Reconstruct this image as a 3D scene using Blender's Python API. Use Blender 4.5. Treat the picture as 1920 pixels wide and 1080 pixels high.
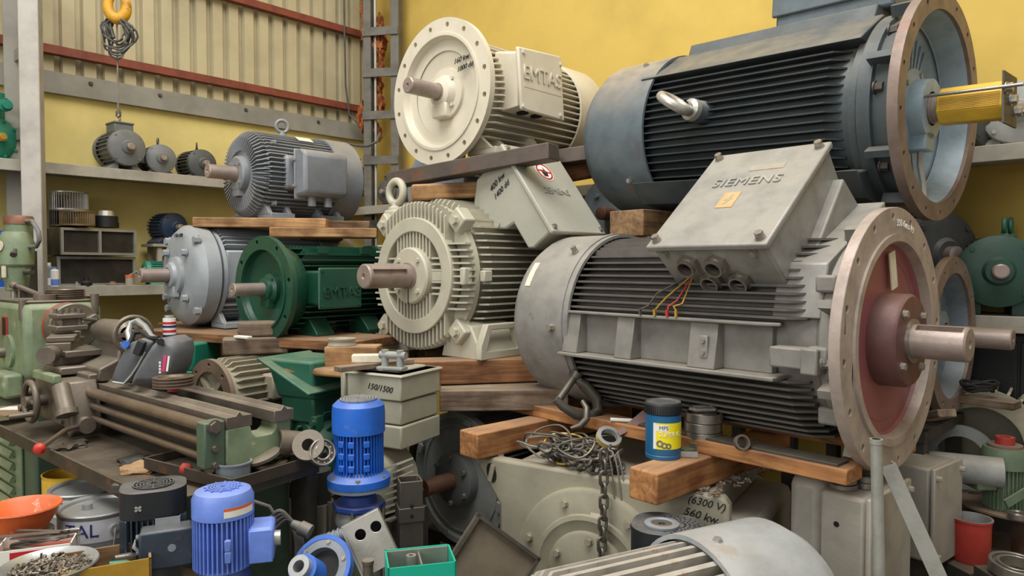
import bpy, bmesh, math, random
from mathutils import Vector, Matrix
from mathutils.geometry import tessellate_polygon
random.seed(7)
sc = bpy.context.scene
COL = sc.collection
for o in list(bpy.data.objects): bpy.data.objects.remove(o)
# ------------------------------------------------------------ camera, world, light
F = 1330.0; EYE = 1.45; PITCH = math.atan(40/F)
cd = bpy.data.cameras.new('camera'); cam = bpy.data.objects.new('camera', cd); COL.objects.link(cam)
cd.sensor_width = 36; cd.lens = F/1920*36; cd.clip_start = .05
cam.location = (0, 0, EYE); cam.rotation_euler = (math.pi/2-PITCH, 0, 0)
sc.camera = cam
w = bpy.data.worlds.new('world'); sc.world = w; w.use_nodes = True
w.node_tree.nodes['Background'].inputs[0].default_value = (1, .985, .96, 1)
w.node_tree.nodes['Background'].inputs[1].default_value = .46
def area(name, loc, tgt, sx, sy, pw, col=(1, 1, 1)):
    l = bpy.data.lights.new(name, 'AREA'); l.shape = 'RECTANGLE'; l.size = sx; l.size_y = sy; l.energy = pw; l.color = col
    o = bpy.data.objects.new(name, l); COL.objects.link(o); o.location = loc
    o.rotation_euler = (Vector(tgt)-Vector(loc)).to_track_quat('-Z', 'Y').to_euler(); return o
area('roof_skylight', (-.6, 1.2, 6.0), (0, 3.2, 1), 5, 3.5, 400, (1, .98, .94))
area('doorway_daylight', (-4.2, -3.0, 3.4), (0, 3.2, 1.2), 4, 3.2, 165, (1, .99, .97))
sc.view_settings.view_transform = 'Standard'; sc.view_settings.look = 'None'
sc.view_settings.gamma = 1; sc.view_settings.use_curve_mapping = False
sc.view_settings.exposure = 0.0
# ------------------------------------------------------------ helpers
def P(px, py, Y):
    c, s = math.cos(PITCH), math.sin(PITCH)
    dx = (px-960)/F; dz = -(py-540)/F
    d = Vector((dx, c+dz*s, -s+dz*c)); d *= Y/d.y
    return Vector((d.x, d.y, EYE+d.z))
def PZ(px, py, Z):
    p = P(px, py, 1.0); return Vector((p.x, p.y, 0))*((Z-EYE)/(p.z-EYE)) + Vector((0, 0, Z))
def lin(h):
    h = h.lstrip('#'); r = []
    for i in (0, 2, 4):
        c = int(h[i:i+2], 16)/255; r.append(c/12.92 if c <= .04045 else ((c+.055)/1.055)**2.4)
    return (*r, 1)
MATS = {}
def mat(name, hx, rough=.55, metal=0., dust=.35, rust=0., var=.18, bump=.15, sc_=9., dustc='a89a84', rustc='7a4a2c', chips=0., chipc='8c8478'):
    if name in MATS: return MATS[name]
    m = bpy.data.materials.new(name); m.use_nodes = True; nt = m.node_tree; N = nt.nodes; K = nt.links
    b = N['Principled BSDF']; tc = N.new('ShaderNodeTexCoord')
    def noise(scale, det=5, ro=.6):
        n = N.new('ShaderNodeTexNoise'); n.inputs['Scale'].default_value = scale; n.inputs['Detail'].default_value = det; n.inputs['Roughness'].default_value = ro
        K.new(tc.outputs['Object'], n.inputs['Vector']); return n.outputs['Fac']
    def ramp(f, a, c):
        r = N.new('ShaderNodeMapRange'); r.inputs[1].default_value = a; r.inputs[2].default_value = c; r.clamp = True
        K.new(f, r.inputs[0]); return r.outputs[0]
    def mul(f, g):
        x = N.new('ShaderNodeMath'); x.operation = 'MULTIPLY'; K.new(f, x.inputs[0])
        if isinstance(g, (int, float)): x.inputs[1].default_value = g
        else: K.new(g, x.inputs[1])
        return x.outputs[0]
    def mix(f, a, c):
        x = N.new('ShaderNodeMix'); x.data_type = 'RGBA'; K.new(f, x.inputs[0])
        if isinstance(a, tuple): x.inputs[6].default_value = a
        else: K.new(a, x.inputs[6])
        x.inputs[7].default_value = c; return x.outputs[2]
    base = lin(hx); dk = tuple(c*(1-var*2.2) for c in base[:3])+(1,)
    n1 = noise(sc_); c = mix(mul(ramp(n1, .42, .75), 1.), base, dk)
    if chips: c = mix(mul(ramp(noise(sc_*2.3, 6, .7), .62, .66), chips), c, lin(chipc))
    if rust: c = mix(mul(ramp(noise(sc_*.8, 7, .7), .66-.3*rust, .78-.2*rust), .9), c, lin(rustc))
    if dust:
        g = N.new('ShaderNodeNewGeometry'); sp = N.new('ShaderNodeSeparateXYZ'); K.new(g.outputs['Normal'], sp.inputs[0])
        d = mul(mul(ramp(sp.outputs[2], .1, .95), ramp(noise(sc_*.7, 6), .25, .7)), dust)
        c = mix(d, c, lin(dustc))
    K.new(c, b.inputs['Base Color']); b.inputs['Metallic'].default_value = metal
    rr = N.new('ShaderNodeMapRange'); rr.inputs[3].default_value = max(.05, rough-.12); rr.inputs[4].default_value = min(1, rough+.2); K.new(n1, rr.inputs[0]); K.new(rr.outputs[0], b.inputs['Roughness'])
    if bump:
        bp = N.new('ShaderNodeBump'); bp.inputs['Strength'].default_value = bump; bp.inputs['Distance'].default_value = .004
        K.new(noise(sc_*9, 4), bp.inputs['Height']); K.new(bp.outputs[0], b.inputs['Normal'])
    MATS[name] = m; return m
def wood(name, h1, h2, rough=.8):
    m = bpy.data.materials.new(name); m.use_nodes = True; nt = m.node_tree; N = nt.nodes; K = nt.links
    b = N['Principled BSDF']; tc = N.new('ShaderNodeTexCoord'); mp = N.new('ShaderNodeMapping'); mp.inputs['Scale'].default_value = (2.5, 26, 26)
    K.new(tc.outputs['Object'], mp.inputs[0])
    n = N.new('ShaderNodeTexNoise'); n.inputs['Scale'].default_value = 1.6; n.inputs['Detail'].default_value = 6; n.inputs['Distortion'].default_value = .8; K.new(mp.outputs[0], n.inputs['Vector'])
    n2 = N.new('ShaderNodeTexNoise'); n2.inputs['Scale'].default_value = 7; n2.inputs['Detail'].default_value = 5; K.new(tc.outputs['Object'], n2.inputs['Vector'])
    r = N.new('ShaderNodeValToRGB'); r.color_ramp.elements[0].position = .33; r.color_ramp.elements[0].color = lin(h2); r.color_ramp.elements[1].position = .62; r.color_ramp.elements[1].color = lin(h1); K.new(n.outputs['Fac'], r.inputs[0])
    x = N.new('ShaderNodeMix'); x.data_type = 'RGBA'; x.blend_type = 'MULTIPLY'; K.new(r.outputs[0], x.inputs[6]); x.inputs[7].default_value = lin('a08a74')
    q = N.new('ShaderNodeMapRange'); q.inputs[1].default_value = .45; q.inputs[2].default_value = .75; K.new(n2.outputs['Fac'], q.inputs[0]); K.new(q.outputs[0], x.inputs[0])
    K.new(x.outputs[2], b.inputs['Base Color']); b.inputs['Roughness'].default_value = rough
    g = N.new('ShaderNodeNewGeometry'); sp = N.new('ShaderNodeSeparateXYZ'); K.new(g.outputs['Normal'], sp.inputs[0])
    d = N.new('ShaderNodeMapRange'); d.inputs[1].default_value = .3; d.inputs[2].default_value = .95; d.inputs[4].default_value = .55; K.new(sp.outputs[2], d.inputs[0])
    dm = N.new('ShaderNodeMath'); dm.operation = 'MULTIPLY'; K.new(d.outputs[0], dm.inputs[0]); K.new(n2.outputs['Fac'], dm.inputs[1]); dx = N.new('ShaderNodeMix'); dx.data_type = 'RGBA'; K.new(dm.outputs[0], dx.inputs[0]); K.new(x.outputs[2], dx.inputs[6]); dx.inputs[7].default_value = lin('a8977f'); K.new(dx.outputs[2], b.inputs['Base Color'])
    bp = N.new('ShaderNodeBump'); bp.inputs['Strength'].default_value = .35; bp.inputs['Distance'].default_value = .004; K.new(n.outputs['Fac'], bp.inputs['Height']); K.new(bp.outputs[0], b.inputs['Normal'])
    MATS[name] = m; return m
def frame(o, z, x=None):
    z = Vector(z).normalized()
    if x is None: x = Vector((0, 0, 1)) if abs(z.z) < .9 else Vector((1, 0, 0))
    x = Vector(x); x = (x - z*x.dot(z)).normalized(); y = z.cross(x)
    return Matrix(((x.x, y.x, z.x, o[0]), (x.y, y.y, z.y, o[1]), (x.z, y.z, z.z, o[2]), (0, 0, 0, 1)))
def circ(r, n, cx=0, cy=0, a0=0): return [(cx+r*math.cos(a0+2*math.pi*i/n), cy+r*math.sin(a0+2*math.pi*i/n)) for i in range(n)]
class MB:
    def __init__(s): s.v = []; s.f = []; s.M = None
    def add(s, vs, fs):
        o = len(s.v)
        s.v += [tuple(s.M @ Vector(p)) if s.M else tuple(p) for p in vs]
        s.f += [tuple(i+o for i in q) for q in fs]; return s
    def box(s, c, d, M=None):
        x, y, z = d[0]/2, d[1]/2, d[2]/2
        vs = [Vector((a*x, b*y, e*z)) for a in (-1, 1) for b in (-1, 1) for e in (-1, 1)]
        vs = [(M @ p if M else p)+Vector(c) for p in vs]
        return s.add(vs, [(0, 1, 3, 2), (4, 6, 7, 5), (0, 4, 5, 1), (2, 3, 7, 6), (0, 2, 6, 4), (1, 5, 7, 3)])
    def bx(s, x0, x1, y0, y1, z0, z1): return s.box(((x0+x1)/2, (y0+y1)/2, (z0+z1)/2), (abs(x1-x0), abs(y1-y0), abs(z1-z0)))
    def rev(s, prof, o=(0, 0, 0), ax=(1, 0, 0), n=40):
        M = frame(o, ax); vs = []; fs = []; rings = []
        for a, r in prof:
            if r < 1e-5: rings.append([len(vs)]); vs.append(M @ Vector((0, 0, a)))
            else:
                rings.append(list(range(len(vs), len(vs)+n)))
                vs += [M @ Vector((r*math.cos(2*math.pi*i/n), r*math.sin(2*math.pi*i/n), a)) for i in range(n)]
        for A, B in zip(rings, rings[1:]):
            if len(A) == 1 and len(B) == 1: continue
            for i in range(n):
                j = (i+1) % n
                if len(A) == 1: fs.append((A[0], B[i], B[j]))
                elif len(B) == 1: fs.append((A[i], A[j], B[0]))
                else: fs.append((A[i], A[j], B[j], B[i]))
        return s.add(vs, fs)
    def cyl(s, p0, p1, r, r2=None, n=20):
        p0 = Vector(p0); d = Vector(p1)-p0; L = d.length; r2 = r if r2 is None else r2
        return s.rev([(0, 0), (0, r), (L, r2), (L, 0)], p0, d, n)
    def ring(s, p, ax, r0, r1, h, n=28): return s.rev([(0, r0), (0, r1), (h, r1), (h, r0), (0, r0)], p, ax, n)
    def tube(s, pts, r, n=8, closed=False):
        pts = [Vector(p) for p in pts]; N = len(pts); vs = []; fs = []; ref = None
        for i, p in enumerate(pts):
            if closed: t = pts[(i+1) % N]-pts[i-1]
            else: t = pts[min(i+1, N-1)]-pts[max(i-1, 0)]
            if t.length < 1e-9: t = Vector((0, 0, 1))
            t.normalize()
            if ref is None: ref = Vector((0, 0, 1)) if abs(t.z) < .9 else Vector((1, 0, 0))
            ref = (ref - t*ref.dot(t)).normalized(); b = t.cross(ref)
            rr = r[i] if isinstance(r, (list, tuple)) else r
            vs += [p+ref*rr*math.cos(2*math.pi*k/n)+b*rr*math.sin(2*math.pi*k/n) for k in range(n)]
        for i in range(N if closed else N-1):
            j = (i+1) % N
            for k in range(n): fs.append((i*n+k, i*n+(k+1) % n, j*n+(k+1) % n, j*n+k))
        if not closed: fs += [tuple(range(n)), tuple(range((N-1)*n, N*n))]
        return s.add(vs, fs)
    def prism(s, outer, M, h, holes=()):
        polys = [list(outer)]+[list(q) for q in holes]
        tris = tessellate_polygon([[Vector((x, y, 0)) for x, y in q] for q in polys])
        flat = [p for q in polys for p in q]; n = len(flat)
        vs = [M @ Vector((x, y, 0)) for x, y in flat]+[M @ Vector((x, y, h)) for x, y in flat]
        fs = [tuple(t) for t in tris]+[tuple(i+n for i in t) for t in tris]; o = 0
        for q in polys:
            k = len(q)
            for i in range(k): a = o+i; b = o+(i+1) % k; fs.append((a, b, b+n, a+n))
            o += k
        return s.add(vs, fs)
    def hexb(s, p, d, r, h):
        M = frame(p, d); s.prism(circ(r*1.25, 14), M, h*.18); s.prism(circ(r, 6), M, h); return s
def obj(name, mb, m, parent=None, bev=0, ang=38, seg=2):
    me = bpy.data.meshes.new(name); me.from_pydata(mb.v, [], mb.f)
    bm = bmesh.new(); bm.from_mesh(me); bmesh.ops.remove_doubles(bm, verts=bm.verts, dist=1e-5); bmesh.ops.recalc_face_normals(bm, faces=bm.faces)
    bm.to_mesh(me); bm.free()
    me.polygons.foreach_set('use_smooth', [True]*len(me.polygons)); me.set_sharp_from_angle(angle=math.radians(ang))
    me.materials.append(m if not isinstance(m, str) else MATS[m])
    o = bpy.data.objects.new(name, me); COL.objects.link(o)
    if parent: o.parent = parent
    if bev:
        b = o.modifiers.new('bevel', 'BEVEL'); b.width = bev; b.segments = seg; b.limit_method = 'ANGLE'; b.angle_limit = math.radians(40); b.harden_normals = False
    return o
def tag(o, label, cat, group=None, kind=None):
    o['label'] = label; o['category'] = cat
    if group: o['group'] = group
    if kind: o['kind'] = kind
    return o
def thing(name, label, cat, loc, yaw=0, tilt=0, roll=0, group=None):
    o = bpy.data.objects.new(name, None); COL.objects.link(o); o.empty_display_size = .1
    o.location = loc; o.rotation_euler = (math.radians(roll), math.radians(tilt), math.radians(yaw)); return tag(o, label, cat, group)
def struct(name, mb, m, bev=0):
    o = obj(name, mb, m, None, bev); o['kind'] = 'structure'; return o
def one(name, label, cat, mb, m, loc, yaw=0, group=None, bev=0, rot=None):
    o = obj(name, mb, m, None, bev); o.location = loc; o.rotation_euler = rot if rot else (0, 0, math.radians(yaw)); return tag(o, label, cat, group)
def text(parent, s, size, o, right, up, m, ext=.002, name='lettering', shear=0, cyl=None, space=1., align='CENTER'):
    cu = bpy.data.curves.new('t', 'FONT'); cu.body = s; cu.size = size; cu.extrude = ext; cu.shear = shear; cu.align_x = align; cu.align_y = 'CENTER'; cu.space_character = space; cu.resolution_u = 3
    to = bpy.data.objects.new('t', cu); COL.objects.link(to); bpy.context.view_layer.update()
    me = bpy.data.meshes.new_from_object(to.evaluated_get(bpy.context.evaluated_depsgraph_get())); bpy.data.objects.remove(to)
    right = Vector(right).normalized(); up = Vector(up).normalized(); nz = right.cross(up); o = Vector(o)
    for v in me.vertices:
        p = v.co.copy()
        if cyl:   # bend round a vertical cylinder of radius cyl; o = centre of the cylinder
            a = p.x/cyl; d = right*math.sin(a)+nz*math.cos(a); v.co = o+d*(cyl+p.z)+up*p.y
        else: v.co = o+right*p.x+up*p.y+nz*p.z
    me.materials.clear(); me.materials.append(MATS[m]); ob = bpy.data.objects.new(name, me); COL.objects.link(ob); ob.parent = parent; return ob
def dup(root, loc, yaw=None, label=None):
    r = root.copy(); COL.objects.link(r); r.location = loc
    if yaw is not None: r.rotation_euler = (0, 0, math.radians(yaw))
    if label: r['label'] = label
    for ch in list(root.children):
        c = ch.copy(); COL.objects.link(c); c.parent = r
        for g in ch.children: d = g.copy(); COL.objects.link(d); d.parent = c
    return r
U = Vector((.682, .731, 0)); V = Vector((.731, -.682, 0)); CO = Vector((-1.29, 6.6, 0))
YU = 47; YV = -43; YM = -133
# ------------------------------------------------------------ materials
mat('m1body', '85827b', .5, dust=.5); mat('m1cowl', '8e8c87', .42, dust=.55, dustc='b5aa98', chips=.5, chipc='6f6a64'); mat('m1box', '9a9892', .4, .15, dust=.35)
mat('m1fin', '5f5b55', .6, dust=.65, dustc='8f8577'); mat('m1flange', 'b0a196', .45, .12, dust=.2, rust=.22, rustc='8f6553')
mat('m1dish', '97585a', .42, .1, dust=.1, var=.2, sc_=2.6, rust=.5, rustc='8d827a'); mat('m1hub', '6e4a47', .45, .15, dust=.25)
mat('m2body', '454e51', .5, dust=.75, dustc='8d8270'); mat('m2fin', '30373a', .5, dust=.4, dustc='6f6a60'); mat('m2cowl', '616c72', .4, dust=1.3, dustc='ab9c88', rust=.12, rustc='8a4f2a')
mat('greenold', '24463a', .45, dust=.4, dustc='6a6f5c'); mat('m2in', '9cb0bb', .4, dust=.3); mat('m2flange', '8b7a70', .45, .3, dust=.1, rust=.35, rustc='84594a')
mat('white', 'd0c8b4', .38, dust=.3, dustc='b8ab92', var=.05); mat('cream', 'b9b4a0', .4, dust=.35, dustc='aba08c', var=.07); mat('sbox', 'a8a799', .4, dust=.3, var=.06)
mat('m5', '7f8388', .38, dust=.55, dustc='a0937c', var=.1); mat('m6', '979da1', .33, dust=.35, var=.08); mat('green', '1c4a38', .28, dust=.3, dustc='5d6650', var=.12)
mat('shaft', 'a3938a', .35, .35, dust=.15, rust=.2, rustc='7d5a48'); mat('rustshaft', '8a6450', .5, .4, dust=.2, rust=.4)
mat('steel', 'a9a39a', .3, .8, dust=.25); mat('bolt', 'aaa59a', .4, .6, dust=.25); mat('darksteel', '57524c', .5, .5, dust=.5, rust=.2); mat('black', '16171a', .5, dust=.35, dustc='6b6256')
mat('hole', '0d0d0d', .9, dust=0, bump=0); mat('ink', '15161a', .6, dust=0, bump=0); mat('emboss', 'a3a198', .4, dust=.2)
mat('grey', '999b97', .45, dust=.45); mat('greyd', '6c6f6e', .5, dust=.5); mat('bluegrey', '7f8a93', .42, dust=.45); mat('colgrey', '67635a', .6, dust=.1); mat('channel', '5f544c', .5, .3, dust=.5, dustc='857868', rust=.3); mat('shelfmotor', '6f7272', .45, dust=.5); mat('shelfdark', '4a4d4d', .5, dust=.6)
mat('teal', '1f7f68', .4, dust=.3); mat('tealbox', '17b394', .3, dust=.05, var=.05); mat('gteal', '2f6b55', .45, dust=.6, dustc='8a8b74'); mat('navyblue', '1f3350', .45, dust=.45)
mat('blue', '2368cf', .38, dust=.6, dustc='8b90a0', chips=.3, chipc='6f7480'); mat('bluedark', '2b4a9a', .4, dust=.4); mat('lblue', '6b8be0', .4, dust=.45, dustc='a9adb8'); mat('navy', '343f4c', .38, dust=.5, dustc='85817a', chips=.15); mat('blackpl', '202327', .45, dust=.7, dustc='8e8b86')
mat('beige', 'a49d88', .5, dust=.4, dustc='94866f', var=.12); mat('hv', '9c9782', .5, dust=.45, dustc='94866f', var=.14, sc_=5); mat('hvbox', 'a5a094', .5, dust=.55, var=.12)
mat('lgreen', '7f8f70', .45, dust=.45, chips=.5, chipc='a9b59a'); mat('lmetal', '6f655a', .42, .35, dust=.8, dustc='a59a88'); mat('lrod', '857464', .35, .6, dust=.3); mat('ldark', '4a443b', .55, .3, dust=.35, dustc='7d705d'); mat('ltray', '463d33', .6, .3, dust=.4, rust=.3); mat('dgreen', '4f6350', .5, dust=.4)
mat('redpl', 'c8352c', .4, dust=.1); mat('redpaint', 'b03a30', .5, dust=.25, rust=.15); mat('orange', 'e0682c', .45, dust=.3, chips=.55, chipc='d8c2ae'); mat('yellowp', 'e0b53a', .42, dust=.25, dustc='c9a86a'); mat('hookyel', 'd39a22', .5, dust=.1, rust=.35, rustc='5a3a1e', sc_=22)
mat('labelw', 'e9e6dc', .5, dust=0, bump=0, var=.03); mat('labely', 'efe01a', .45, dust=0, bump=0, var=.03); mat('tubblue', '22648f', .35, dust=.1, var=.04); mat('redink', 'c4202a', .5, dust=0, bump=0); mat('blueink', '2a2f6f', .5, dust=0, bump=0); mat('redtri', 'c2262a', .4, dust=0, bump=0)
mat('tin', 'b9bcbb', .35, .55, dust=.4, rust=.1); mat('pail', 'c9cbd0', .4, .1, dust=.15); mat('pailg', '8f9396', .4, .2, dust=.2); mat('galv', 'a7a69d', .45, .3, dust=.2); mat('maskgrey', '5a5d60', .55, dust=.5, dustc='8d8a84'); mat('pink', 'd53a78', .5, dust=0, bump=0)
mat('fan', '7d6a58', .6, dust=.5, rust=.4); mat('cable', '4a4a48', .6, dust=.4, bump=0); mat('wire', '7b756b', .55, dust=.2, bump=0); mat('chain', '6c675e', .42, .6, dust=.2, bump=0); mat('paper', 'e5dcc2', .7, dust=0, bump=0); mat('silver', 'c9c6bc', .3, .6, dust=.3); mat('bronze', '85714f', .45, .4, dust=.4); mat('brass', 'c9a040', .4, .5, dust=.2)
mat('crate', '1c55b8', .45, dust=.2); mat('glassy', '39352f', .25, dust=.25, var=.3); mat('alu', 'b0aea6', .35, .6, dust=.25); mat('foam', '9a5526', .9, dust=0, var=.35, sc_=14, bump=.8); mat('olive', '66795f', .45, dust=.5)
mat('yellowwall', 'c9ab54', .8, dust=0, var=.1, sc_=1.6, bump=.25); mat('yellowwall2', 'd8c67e', .8, dust=0, var=.1, sc_=2.2, bump=.25, chips=.25, chipc='c9b98a')
mat('sheet', 'b8ad8c', .55, .1, dust=0, var=.12, sc_=2.0, bump=.05); mat('girt', '7c3c28', .6, dust=.15); mat('beamgrey', '8a877c', .6, dust=.2, var=.15, sc_=4); mat('colpaint', 'b2ada4', .6, dust=0, var=.12, sc_=7, chips=.35, chipc='8f887c'); mat('shelfc', 'a09a8c', .7, dust=.3, var=.18, sc_=6)
mat('concrete', '6e675d', .85, dust=.2, var=.25, sc_=3)
wood('wood', 'bb9362', '8c6845'); wood('woodo', 'bb8450', '8a5a35'); wood('woodd', '94744f', '66503a'); wood('woodg', '8d7c69', '5f5245'); wood('woodr', '9a6b42', '67452c')
# ------------------------------------------------------------ the building
def along(c, d, a0, a1, n, t0, t1, z0, z1):      # box in wall coordinates: d along, n outwards from the wall
    mb = MB(); vs = [c+d*a+n*t+Vector((0, 0, z)) for a in (a0, a1) for t in (t0, t1) for z in (z0, z1)]
    return mb.add(vs, [(0, 1, 3, 2), (4, 6, 7, 5), (0, 4, 5, 1), (2, 3, 7, 6), (0, 2, 6, 4), (1, 5, 7, 3)])
mb = MB(); mb.bx(-9, 9, -4, 12, -.1, 0); struct('floor', mb, 'concrete')
NL = V; NR = -U
wl = struct('wall_left', along(CO, -U, -.2, 7, NL, -.2, 0, 0, 2.62), 'yellowwall2')
wr = struct('wall_right', along(CO, V, 0, 8, NR, -.2, 0, 0, 6.2), 'yellowwall')
# profiled cladding sheets above the block wall
for k in range(6):
    a0 = k*1.02; mb = MB(); xs = []; x = 0
    while x < 1.02-1e-6:
        xs += [(x, .0), (x+.075, .0), (x+.085, -.04), (x+.118, -.04)]; x += .1275
    xs.append((1.03, 0)); vs = []; fs = []
    for (a, d) in xs:
        for z in (2.60, 6.2):
            for t in (0, -.004): vs.append(CO-U*(a0+a)+NL*(d-.01+t)+Vector((0, 0, z)))
    n = len(xs)
    for i in range(n-1):
        b = i*4; c = b+4; fs += [(b, b+2, c+2, c), (b+1, c+1, c+3, b+3), (b, c, c+1, b+1), (b+2, b+3, c+3, c+2)]
    mb.add(vs, fs); obj('cladding_sheet', mb, 'sheet', wl, ang=20)
for z, i in ((2.845, 1), (3.515, 2), (4.3, 3)):
    mb = along(CO, -U, 0, 7, NL, .0, .06, z, z+.055); struct('trim_%d' % i, mb, 'girt')
bm_ = struct('trim_4', along(CO, -U, 0, 7, NL, 0, .05, 2.59, 2.73), 'beamgrey')
mb = MB()
for a in (.6, 1.25, 1.9, 2.35, 2.75, 3.3):
    mb.hexb(CO-U*a+NL*.05+Vector((0, 0, 2.69)), NL, .012, .012)
obj('bolt_heads', mb, 'darksteel', bm_)
# wall shelves
def shelf(label, c, d, n, a0, a1, z, dep=.40, th=.065):
    t = thing('wall_shelf', label, 'shelf', c+d*((a0+a1)/2)+Vector((0, 0, z-th)), math.degrees(math.atan2(d.y, d.x)), group='steel wall shelves')
    L = (a1-a0)/2; sy = 1 if Vector((-d.y, d.x, 0)).dot(n) > 0 else -1
    obj('shelf_board', MB().bx(-L, L, 0, sy*(dep-.012), th*.45, th), 'shelfc', t)
    obj('front_lip', MB().bx(-L, L, sy*(dep-.012), sy*dep, 0, th+.004), 'shelfc', t, .003)
    return t
shelf('upper grey steel shelf on the left wall carrying three small motors', CO, -U, NL, .42, 5.2, 2.085)
shelf('lower grey steel shelf on the left wall holding impellers and frames', CO, -U, NL, .42, 5.2, 1.325)
shelf('upper grey steel shelf on the right yellow wall behind the flange motor', CO, V, NR, 0, 6.5, 1.955)
shelf('lower grey steel shelf on the right yellow wall with the green motor', CO, V, NR, 0, 6.5, 1.24)
# columns
def column(label, base, yaw, w, gap, H, wch, bats, m, depth=.09):
    t = thing('lattice_column', label, 'column', base, yaw)
    for s in (-1, 1): obj('chord', MB().bx(s*gap/2-wch/2, s*gap/2+wch/2, -depth/2, depth/2, 0, H), m, t, .006)
    for z in bats: obj('batten', MB().bx(-gap/2+wch/2, gap/2-wch/2, -depth/2-.004, -depth/2+.016, z, z+.075), m, t)
    return t
t = thing('lattice_column', 'pale grey box column with battens at the left edge', 'column', (*P(67, 540, 4.22).xy, 0), 20)
obj('chord', MB().bx(-.052, .052, -.05, .05, 0, 6), 'colpaint', t, .006)
obj('chord', MB().bx(-.20, -.115, .22, .29, 0, 6), 'beamgrey', t, .004)
for z in (2.70, 3.4, 2.22):
    M = Matrix.Rotation(math.atan2(-.25, .15), 3, 'Z'); obj('batten', MB().box((-.08, .13, z+.04), (.28, .016, .07), M), 'beamgrey', t)
ct = P(704, 400, 6.15); t = thing('lattice_column', 'dark grey lattice column in the room corner with orange foam', 'column', (ct.x+.07, ct.y, 0), -12)
for x, wd, m in ((-.125, .07, 'colgrey'), (.125, .075, 'colgrey')): obj('chord', MB().bx(x-wd/2, x+wd/2, -.05, .05, 0, 6), m, t, .005)
obj('conduit', MB().cyl((-.06, -.02, 0), (-.06, -.02, 6), .012), 'galv', t)
for py in (61, 138, 217, 301, -20, 420): z = P(704, py, 6.15).z; obj('batten', MB().bx(-.16, .16, -.065, -.05, z-.04, z+.03), 'colgrey', t)
for px, py, r in ((684, 20, .05), (688, 60, .06), (712, 78, .07), (711, 95, .05), (713, 40, .035), (710, 160, .045), (712, 195, .05), (680, 220, .06), (709, 250, .04), (714, 120, .03)):
    mb = MB(); p = P(px, py, 6.2)
    bm = bmesh.new(); bmesh.ops.create_icosphere(bm, subdivisions=3, radius=r)
    for v in bm.verts: v.co *= 1+.35*math.sin(v.co.x*140+px)*math.cos(v.co.z*110+py)+random.uniform(-.07, .07); v.co.z *= 1.9; v.co.x *= .8
    me = [tuple(v.co) for v in bm.verts]; fs = [tuple(v.index for v in f.verts) for f in bm.faces]; bm.free()
    mb.add(me, fs); o = obj('foam_patch', mb, 'foam', t); o.location = t.matrix_basis.inverted() @ p if False else Matrix.Rotation(math.radians(12), 3, 'Z') @ (p-Vector((ct.x+.07, ct.y, 0)))
mb = MB(); pts = [P(645, -20, 6.3), P(646, 60, 6.3), P(648, 160, 6.3), P(655, 215, 6.3), P(678, 238, 6.2)]; mb.tube(pts, .008); o = obj('loose_cable', mb, 'cable'); tag(o, 'thin dark cable hanging down the cladding beside the corner column', 'cable')
mb = MB(); mb.tube([P(646, 268, 6.2), P(668, 273, 6.05), P(690, 274, 6.0), P(706, 266, 6.0), P(712, 250, 6.05)], .011); o = obj('loose_cable', mb, 'cable'); tag(o, 'short sagging black cable between the socket and the corner column', 'cable')
# crane hook and slings
hk = P(220, 12, 4.35); t = thing('crane_hook', 'worn yellow crane hook hanging above the shelf motors', 'hook', hk, 10)
mb = MB(); mb.tube([(.058*math.cos(a)*.9, 0, .075*math.sin(a)) for a in [math.radians(x) for x in range(125, 415, 12)]], [.022+.012*math.sin(math.radians(i*180/24)) for i in range(25)], 12); obj('hook_body', mb, 'hookyel', t)
obj('hook_shank', MB().cyl((0, 0, .06), (0, 0, .5), .024), 'hookyel', t); obj('load_chain', MB().cyl((0, 0, .5), (0, 0, 2.6), .012), 'darksteel', t)
t = thing('wire_rope_sling', 'bundle of grey wire rope loops hanging from the yellow hook', 'sling', hk-Vector((0, 0, .07)), 0)
rnd = random.Random(3)
for i in range(7):
    a = rnd.uniform(-.09, .09); b = rnd.uniform(.2, .34); ph = rnd.uniform(0, 3)
    pts = [Vector((a*math.sin(math.pi*s/12)*1.2+.02*math.sin(ph+s*.5), .03*math.sin(s*.5+ph), -b*math.sin(math.pi*s/24)**1.2-.0)) for s in range(0, 25)]
    pts = [Vector((.11*(1 if i % 2 else -1)*math.sin(math.pi*2*s/24)*(.5+.1*i % .5)+.015*math.sin(s+ph), .02*math.sin(s*.7+ph), -.115*(1-math.cos(math.pi*2*s/24))*(.6+.08*i))) for s in range(25)]
    obj('rope_loop', MB().tube(pts, .0065, 6), 'cable', t)
for s in (-.045, .04): obj('shackle', MB().tube([(s, 0, .06), (s, 0, -.05), (s+.02, 0, -.12)], .012, 8), 'darksteel', t)
t = thing('lifting_wire', 'straight thin steel wire from the sling down to the shelf motor', 'wire rope', P(222, 222, 4.36), 0)
obj('wire', MB().cyl((0, 0, .03), (0, 0, .62), .005, n=8), 'wire', t); obj('snap_hook', MB().tube([(0, 0, .06), (.012, 0, .04), (.012, 0, .015), (0, 0, .005), (-.012, 0, .015), (-.008, 0, .045)], .006, 8), 'darksteel', t)
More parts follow.
